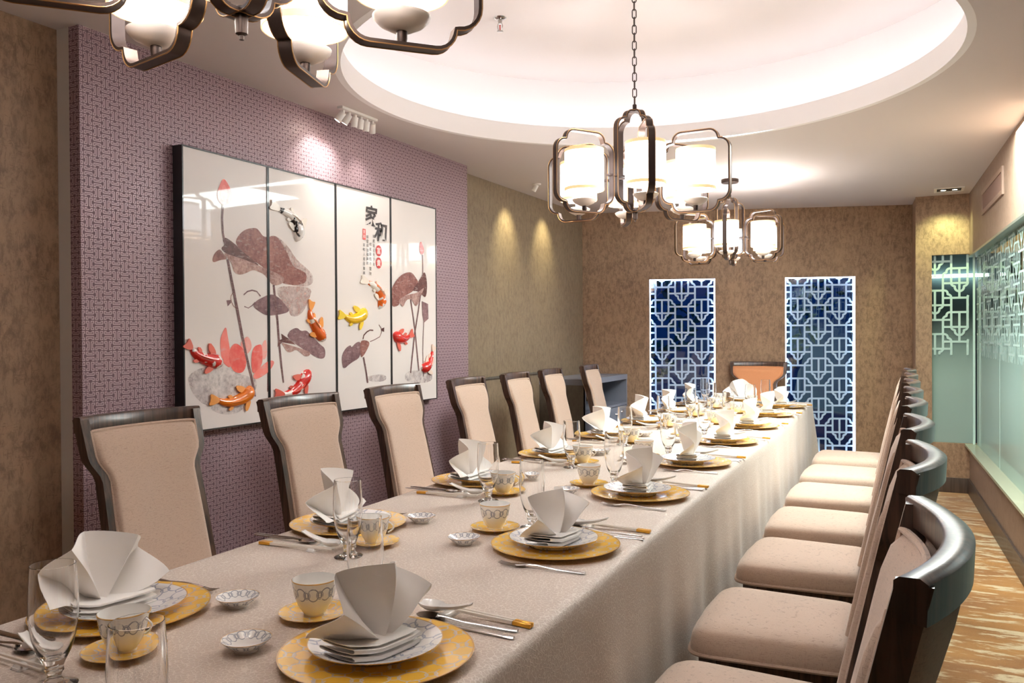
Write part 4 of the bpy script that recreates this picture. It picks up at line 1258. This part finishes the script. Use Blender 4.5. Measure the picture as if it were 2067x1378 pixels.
koi(0, [(505,778),(501,792),(489,803),(470,811),(453,812),(441,808),(421,806)], .033, K_ORG, F_ORG, 'plain orange koi')
koi(1, [(597,487),(601,470),(598,452),(589,438),(575,428),(563,423),(544,410)], .034, K_BLK, F_WHT, 'white koi with black patches')
koi(1, [(656,686),(646,676),(637,662),(629,648),(625,636),(625,626),(628,606)], .033, K_OWH, F_ORG, 'orange koi with white patches')
koi(1, [(625,746),(616,760),(606,776),(594,788),(582,794),(572,796),(552,794)], .034, K_RED, F_RED, 'red koi with white patches')
koi(2, [(737,622),(731,634),(722,641),(711,644),(702,642),(695,638),(681,634)], .035, K_YEL, F_YEL, 'plain yellow koi')
koi(2, [(764,623),(769,608),(767,594),(760,582),(751,574),(743,570),(727,562)], .033, K_WOR, F_WHT, 'white koi with orange patches')
koi(3, [(793,675),(799,679),(807,683),(814,684),(820,682),(825,679),(833,671)], .034, K_RD2, F_RED, 'small red koi')
koi(3, [(849,741),(857,742),(864,736),(868,726),(871,716),(872,710),(875,697)], .033, K_RED, F_PALE, 'red koi with white tail')

# ------------------------------------------------------------------ tableware
ME = {}
ME['charger'] = MB().lathe([(0, .003), (.070, .003), (.075, 0), (.095, 0), (.098, .004), (.160, .0125), (.1655, .0145), (.1655, .016), (.160, .0155), (.098, .0085), (.085, .0065), (0, .0065)], 64).mesh('charger')
ME['plate'] = MB().lathe([(0, .004), (.055, .004), (.058, 0), (.064, 0), (.066, .004), (.080, .009), (.108, .0185), (.1150, .0215), (.1152, .0228), (.108, .0210), (.080, .0125), (.066, .0078), (0, .0075)], 56).mesh('plate')
ME['saucer'] = MB().lathe([(0, .003), (.030, .003), (.032, 0), (.036, 0), (.038, .003), (.058, .0085), (.0685, .012), (.069, .0132), (.058, .0112), (.036, .0065), (.024, .0060), (0, .0060)], 48).mesh('saucer')
ME['cup'] = MB().lathe([(0, .003), (.017, .003), (.019, 0), (.021, 0), (.021, .004), (.024, .008), (.032, .020), (.0385, .038), (.0415, .056), (.0435, .069), (.0425, .0695)], 48).mesh('cup', recalc=False)
ME['cup_in'] = MB().lathe([(.0425, .0695), (.0395, .056), (.0365, .038), (.030, .022), (.020, .010), (0, .0085)], 48).mesh('cup_interior', recalc=False)
ME['handle'] = MB().tube([(.040+.015*math.sin(PI*k/14)**.8, 0, .057-.028*k/14) for k in range(15)], .0021, 8).mesh('handle')
ME['dish'] = MB().lathe([(0, .003), (.016, .003), (.018, 0), (.021, 0), (.022, .004), (.032, .011), (.0425, .0205), (.0432, .0218), (.0415, .0205), (.031, .0135), (.020, .0075), (0, .0065)], 44).mesh('dish')
ME['goblet'] = MB().lathe([(0, 0), (.033, 0), (.0345, .002), (.030, .005), (.014, .0095), (.0105, .014), (.011, .020), (.0145, .025), (.0135, .031), (.0165, .039), (.025, .056), (.032, .080), (.0358, .108), (.0362, .135), (.0348, .165), (.0330, .192), (.0322, .1925), (.0338, .165), (.0350, .135), (.0346, .108), (.0306, .081), (.0232, .058), (.013, .046), (0, .043)], 40).mesh('goblet')
def flat_utensil(prof, th, zf):
    """prof: list (x, half width); zf(x) height"""
    mb = MB(); P = []
    for x, w in prof:
        z = zf(x)
        P.append([(x, -w, z), (x, -w*.6, z+th*.85), (x, 0, z+th), (x, w*.6, z+th*.85), (x, w, z), (x, 0, z-th*.2), (x, -w, z)])
    mb.grid(P); mb.f.append(tuple(range(6))); b = len(mb.v); mb.f.append(tuple(range(b-7, b-1)))
    return mb
hand = [(-.02, .0036), (.0, .0032), (.05, .0038), (.095, .0058), (.112, .0066), (.118, .005)]
zf_h = lambda x: .003+.005*math.exp(-((x+.01)/.03)**2)
def fork():
    mb = flat_utensil([(-.055, .010), (-.046, .0115), (-.034, .0095), (-.024, .005)]+hand, .0028, lambda x: zf_h(x))
    for k in range(4):
        y = -.0087+k*.0058
        mb.tube([(-.052, y, .0042), (-.070, y*1.0, .0028), (-.088, y*1.0, .0048), (-.098, y, .0075)], [.0017, .0016, .0014, .0008], 6)
    return mb.mesh('fork', angle=50)
ME['fork'] = fork()
ME['knife'] = flat_utensil([(-.105, .001), (-.100, .0055), (-.085, .0085), (-.055, .0090), (-.022, .0080), (-.012, .0045), (.0, .0048), (.05, .0055), (.095, .0066), (.110, .0068), (.115, .005)], .0042, lambda x: .0008).mesh('knife', angle=50)
def spoon(bl=.052, bwid=.0185, L=.115):
    mb = MB(); P = []
    n = 12
    for i in range(n+1):
        t = i/n; x = -.10+bl*t; w = bwid*math.sin(PI*min(.96, max(.04, t*.94+.03)))**.6
        row = []
        for k in range(9):
            q = -1+k/4; y = w*q; z = .0085-.0075*(1-q*q)*math.sin(PI*t)
            row.append((x, y, z))
        P.append(row)
    mb.grid(P); mb.grid([[(a, b, c-.0012) for a, b, c in r] for r in P], True)
    xs = -.10+bl
    hm = flat_utensil([(xs-.006, .004), (xs+.01, .0034), (.0, .0032), (.05, .0040), (.092, .0060), (.108, .0062), (.113, .005)], .0026, lambda x: .003+.006*math.exp(-((x-xs)/.03)**2))
    mb.add(hm.v, hm.f)
    return mb.mesh('spoon', angle=60)
ME['spoon'] = spoon()
def soup_spoon():
    """white porcelain spoon, deep flat-bottomed bowl, thick curved handle"""
    mb = MB(); P = []; n = 16
    for i in range(n+1):
        t = i/n
        if t < .5:
            s = t/.5; x = -.062+.055*s; w = .0205*math.sin(PI*(.10+.72*s))**.7; dz = .013*math.sin(PI*(.12+.68*s)); z0 = .018
        else:
            s = (t-.5)/.5; x = -.007+.072*s; w = .0112-.0035*s; dz = .0062*(1-s)+.002; z0 = .018+.006*s+.010*s*s
        row = []
        for k in range(9):
            q = -1+k/4; row.append((x, w*q, z0-dz*(1-q*q)))
        P.append(row)
    mb.grid(P); Q = [[(a, b*1.0, c-.0028) for a, b, c in r] for r in P]; mb.grid(Q, True)
    m = len(P); nn = 9
    for i in range(m-1):
        for j in (0, nn-1):
            a, b = i*nn+j, (i+1)*nn+j; mb.f.append((a, b, b+m*nn, a+m*nn))
    for i in (0, m-1):
        for j in range(nn-1):
            a, b = i*nn+j, i*nn+j+1; mb.f.append((a, b, b+m*nn, a+m*nn))
    return mb.mesh('soup_spoon', angle=60)
ME['soup_spoon'] = soup_spoon()
def stick(x0, x1, w0, w1):
    mb = MB()
    mb.hexa([(x0, -w0, 0), (x1, -w1, 0), (x1, w1, 0), (x0, w0, 0)], [(x0, -w0, 2*w0), (x1, -w1, 2*w1), (x1, w1, 2*w1), (x0, w0, 2*w0)])
    me = mb.mesh('stick', smooth=False); bevel_mesh(me, .0008, 1); return me
ME['stick'] = stick(-.150, .052, .0019, .0036)
ME['stick_end'] = stick(.052, .090, .0037, .0040)
def rest():
    mb = MB(); P = []
    for i in range(13):
        x = -.012+.024*i/12; q = i/12*2-1
        rr = []
        for k in range(11):
            y = -.030+.060*k/10; s = (k/10*2-1)
            z = .009+.004*s*s-.002*q*q
            edge = max(0, 1-max(abs(s)**6, abs(q)**6))
            rr.append((x, y, z*edge**.35))
        P.append(rr)
    mb.grid(P); mb.box(-.0115, .0115, -.029, .029, 0, .004)
    return mb.mesh('rest', angle=60)
ME['rest'] = rest()
M_LACQ = mat('ivory_lacquer', (236, 226, 214), .3, coat=.4)

def napkin(seed):
    """standing fan: soft radial pleats rising from an accordion-folded base that lies along y"""
    rnd = random.Random(seed*7+1)
    ribs = 7; NA, NR = (ribs-1)*8, 12
    R0 = .131+rnd.uniform(-.005, .007)
    span = math.radians(rnd.uniform(158, 176)); off = rnd.uniform(-.10, .10); lean = rnd.uniform(-.05, .05)
    amp = [rnd.uniform(.6, 1.25) for _ in range(ribs+1)]; rr_ = [rnd.uniform(.92, 1.06) for _ in range(ribs+1)]
    curl = rnd.uniform(-.012, .012); P = []
    for i in range(NA+1):
        t = i/NA; a = PI/2+span*(t-.5)+off
        fi = min(t*(ribs-1), ribs-1-1e-6); j = int(fi); fr = fi-j; fs = fr*fr*(3-2*fr)*.55+fr*.45
        z1, z2 = (amp[j]*(1 if j % 2 else -1), amp[j+1]*(-1 if j % 2 else 1)); zz = z1+(z2-z1)*fs
        rad_k = rr_[j]+(rr_[j+1]-rr_[j])*fs
        row = []
        for r in range(NR+1):
            q = .06+.94*r/NR; rad = R0*q*rad_k*(1-.06*(2*t-1)**2)
            y = -rad*math.cos(a); z = .016+rad*math.sin(a)
            x = zz*(.004+.062*q**.75*(1-.45*q))+lean*rad*math.sin(a)+curl*q*q*math.cos(PI*(t-.5))+.006*math.sin(9*t+seed+4*q)*q
            z = max(z, .006+.012*q)
            row.append((x, y, z))
        P.append(row)
    me = MB().grid(P).mesh('napkin_fan', recalc=False)
    # base: one sheet folded to and fro, seen as a stack of rounded layers at its end
    hw, lay = .040, 5; prof = []
    for k in range(lay):
        z = .0035+k*.0062; sg = 1 if k % 2 == 0 else -1; w0 = hw+rnd.uniform(-.003, .003)
        prof += [(-sg*w0*.93, z), (-sg*w0*.5, z+.0006), (0, z+.0003), (sg*w0*.5, z+.0006), (sg*w0*.93, z)]
        if k < lay-1: prof += [(sg*(w0*.93+.0028), z+.0010), (sg*(w0*.93+.0036), z+.0031), (sg*(w0*.93+.0028), z+.0052)]
    rows = []
    for i in range(9):
        u = i/8; y = -.090+.150*u
        rows.append([(x*(1-.12*u)+.004*math.sin(3*u+seed), y+.003*math.sin(z*400+seed), z*(1-.10*u)) for x, z in prof])
    b2 = MB().grid(rows).mesh('napkin_base', recalc=False)
    for m_ in (me, b2):
        bm = bmesh.new(); bm.from_mesh(m_)
        bmesh.ops.recalc_face_normals(bm, faces=bm.faces)
        bmesh.ops.solidify(bm, geom=bm.faces[:], thickness=.0011)
        bm.to_mesh(m_); bm.free()
        for p in m_.polygons: p.use_smooth = True
        m_.set_sharp_from_angle(angle=math.radians(50))
    return me, b2
NAP = [napkin(s) for s in range(6)]

PLATE_TOP = [(0, .0075), (.066, .0078), (.080, .0125), (.108, .0210), (.1152, .0229), (.30, .0229)]
def plate_top(r):
    for (r0, z0), (r1, z1) in zip(PLATE_TOP, PLATE_TOP[1:]):
        if r <= r1: return z0+(z1-z0)*(r-r0)/(r1-r0)
    return PLATE_TOP[-1][1]
def setting(x, y, rot, where, idx, full=True, dx=0.0):
    """one place: rot 0 = diner on the +x side"""
    rnd = random.Random(idx*31+5)
    R = Matrix.Rotation(rot, 2)
    G = lambda s: s+' along the long table'
    def at(lx, ly, j=.006):
        v = R @ Vector((lx+rnd.uniform(-j, j), ly+rnd.uniform(-j, j))); return x+v.x, y+v.y
    def single(name, key, m, lx, ly, z, a, label, cat, grp, j=.006):
        px, py = at(lx, ly, j); o = link(name, ME[key], m, None, (px, py, TT+z), rot+a); tag(o, label+' '+where, cat, grp); return o
    Z = .0006
    single('charger_plate', 'charger', M_CHARGER, 0, 0, Z, rnd.uniform(0, 6), 'yellow ring-patterned charger plate', 'charger', 'yellow charger plates', 0)
    px, py = at(-.012, .006, .004)
    o = link('dinner_plate', ME['plate'], M_PLATE, None, (px, py, TT+Z+.0074), rot+rnd.uniform(0, 6)); tag(o, 'white ring-patterned plate on the charger '+where, 'plate', 'white plates on the chargers')
    no = R @ (Vector((.012, -.006)) if rot == 0 else Vector((.030, .030)))
    n = empty('napkin', (px+no.x, py+no.y, TT+Z+.0074), rot+rnd.uniform(-.25, .25)); tag(n, 'white fan-folded napkin '+where, 'napkin', 'fan-folded napkins')
    Rn = Matrix.Rotation(n.rotation_euler.z, 2)
    for nm, me0 in zip(('fan', 'folded_base'), NAP[idx % 6]):
        me_ = me0.copy()
        for v in me_.vertices:
            q = Rn @ Vector((v.co.x, v.co.y))+no
            k = min(1, max(0, (v.co.z-.030)/.06))
            v.co.z += plate_top(q.length)*(1-k)+.014*k-.0016
        link(nm, me_, M_NAPKIN, n)
    sx, sy = (-.232, .112) if rot == 0 else (-.188, .150)
    px, py = at(sx, sy, .008)
    o = link('saucer', ME['saucer'], M_SAUCER, None, (px, py, TT+Z), rot); tag(o, 'yellow ring-patterned saucer '+where, 'saucer', 'yellow saucers')
    cp = empty('teacup', (px, py, TT+Z+.0058), rot); tag(cp, 'white teacup with grey ring band '+where, 'cup', 'ring-banded teacups')
    link('cup_body', ME['cup'], M_CUP, cp); link('cup_interior', ME['cup_in'], M_WHITE, cp); link('handle', ME['handle'], M_WHITE, cp, None, (2.4 if rot == 0 else PI+.35)+dx)['label'] = 'small curved handle'
    single('sauce_dish', 'dish', M_DISH, *((-.232, -.065) if rot == 0 else (-.168, -.130)), Z, rnd.uniform(0, 6), 'small white sauce dish with ring border', 'dish', 'small sauce dishes')
    single('goblet', 'goblet', M_GLASS, *((-.150, .178) if rot == 0 else (-.195, .272)), Z, 0, 'footed clear water glass', 'glass', 'footed water glasses', .01)
    single('fork', 'fork', M_STEEL, .030, -.188, Z, rnd.uniform(-.06, .06), 'steel dinner fork', 'fork', 'steel forks')
    single('dinner_knife', 'knife', M_STEEL, .060, .178, Z, rnd.uniform(-.08, .08), 'steel dinner knife', 'knife', 'steel knives')
    single('table_spoon', 'spoon', M_STEEL, .055, .203, Z, rnd.uniform(-.08, .08), 'steel table spoon', 'spoon', 'steel spoons')
    ca = rnd.uniform(-.08, .08); cx = .085 if rot == 0 else .0
    pxr, pyr = at(cx-.085, .240, .004)
    o = link('chopstick_rest', ME['rest'], M_WHITE, None, (pxr, pyr, TT+Z), rot+ca); tag(o, 'white porcelain chopstick rest '+where, 'chopstick rest', 'chopstick rests')
    for k, (ly, da) in enumerate(((.012, .012), (.022, -.012))):
        off = R @ Vector((.085*math.cos(ca)-ly*math.sin(ca), ly*math.cos(ca)+.085*math.sin(ca)))
        s = empty('chopstick', (pxr+off.x, pyr+off.y, TT+Z+.0035), (0, .042, rot+ca+da*.6)); tag(s, 'ivory gold-ended chopstick %s the plate ' % ('nearer' if k == 0 else 'farther from')+where, 'chopstick', 'gold-ended chopsticks')
        link('shaft', ME['stick'], M_LACQ, s); link('gold_end', ME['stick_end'], M_GOLD, s)['label'] = 'gold end'
    off = R @ Vector((-.002, -.014))
    sp_ = link('soup_spoon', ME['soup_spoon'], M_WHITE, None, (pxr+off.x, pyr+off.y, TT+Z+.0050), rot+ca+PI*0+rnd.uniform(-.1, .1)); tag(sp_, 'white porcelain soup spoon '+where, 'spoon', 'porcelain soup spoons')
RS = [(-.833, 1.163), (-.845, 1.958), (-.856, 2.706), (-.868, 3.447), (-.885, 4.19), (-.898, 4.93), (-.908, 5.66), (-.918, 6.33)]
LS = [(-1.422, 1.131), (-1.478, 1.930), (-1.482, 2.699), (-1.482, 3.434), (-1.500, 4.17), (-1.518, 4.90), (-1.536, 5.60), (-1.555, 6.26)]
for i, (x, y) in enumerate(RS):
    setting(x, y, 0.0, 'at the %s glass-side place from the orange chair' % ORD[7-i], i)
for i, (x, y) in enumerate(LS):
    setting(x, y, PI, 'at the %s painting-side place from the orange chair' % ORD[7-i], 10+i)
setting(-1.27, 6.74, PI/2, 'at the head place before the orange chair', 21)
o = link('goblet', ME['goblet'], M_GLASS, None, (-.884, .724, TT+.0006)); tag(o, 'footed clear water glass standing alone past the last glass-side place', 'glass', 'footed water glasses')
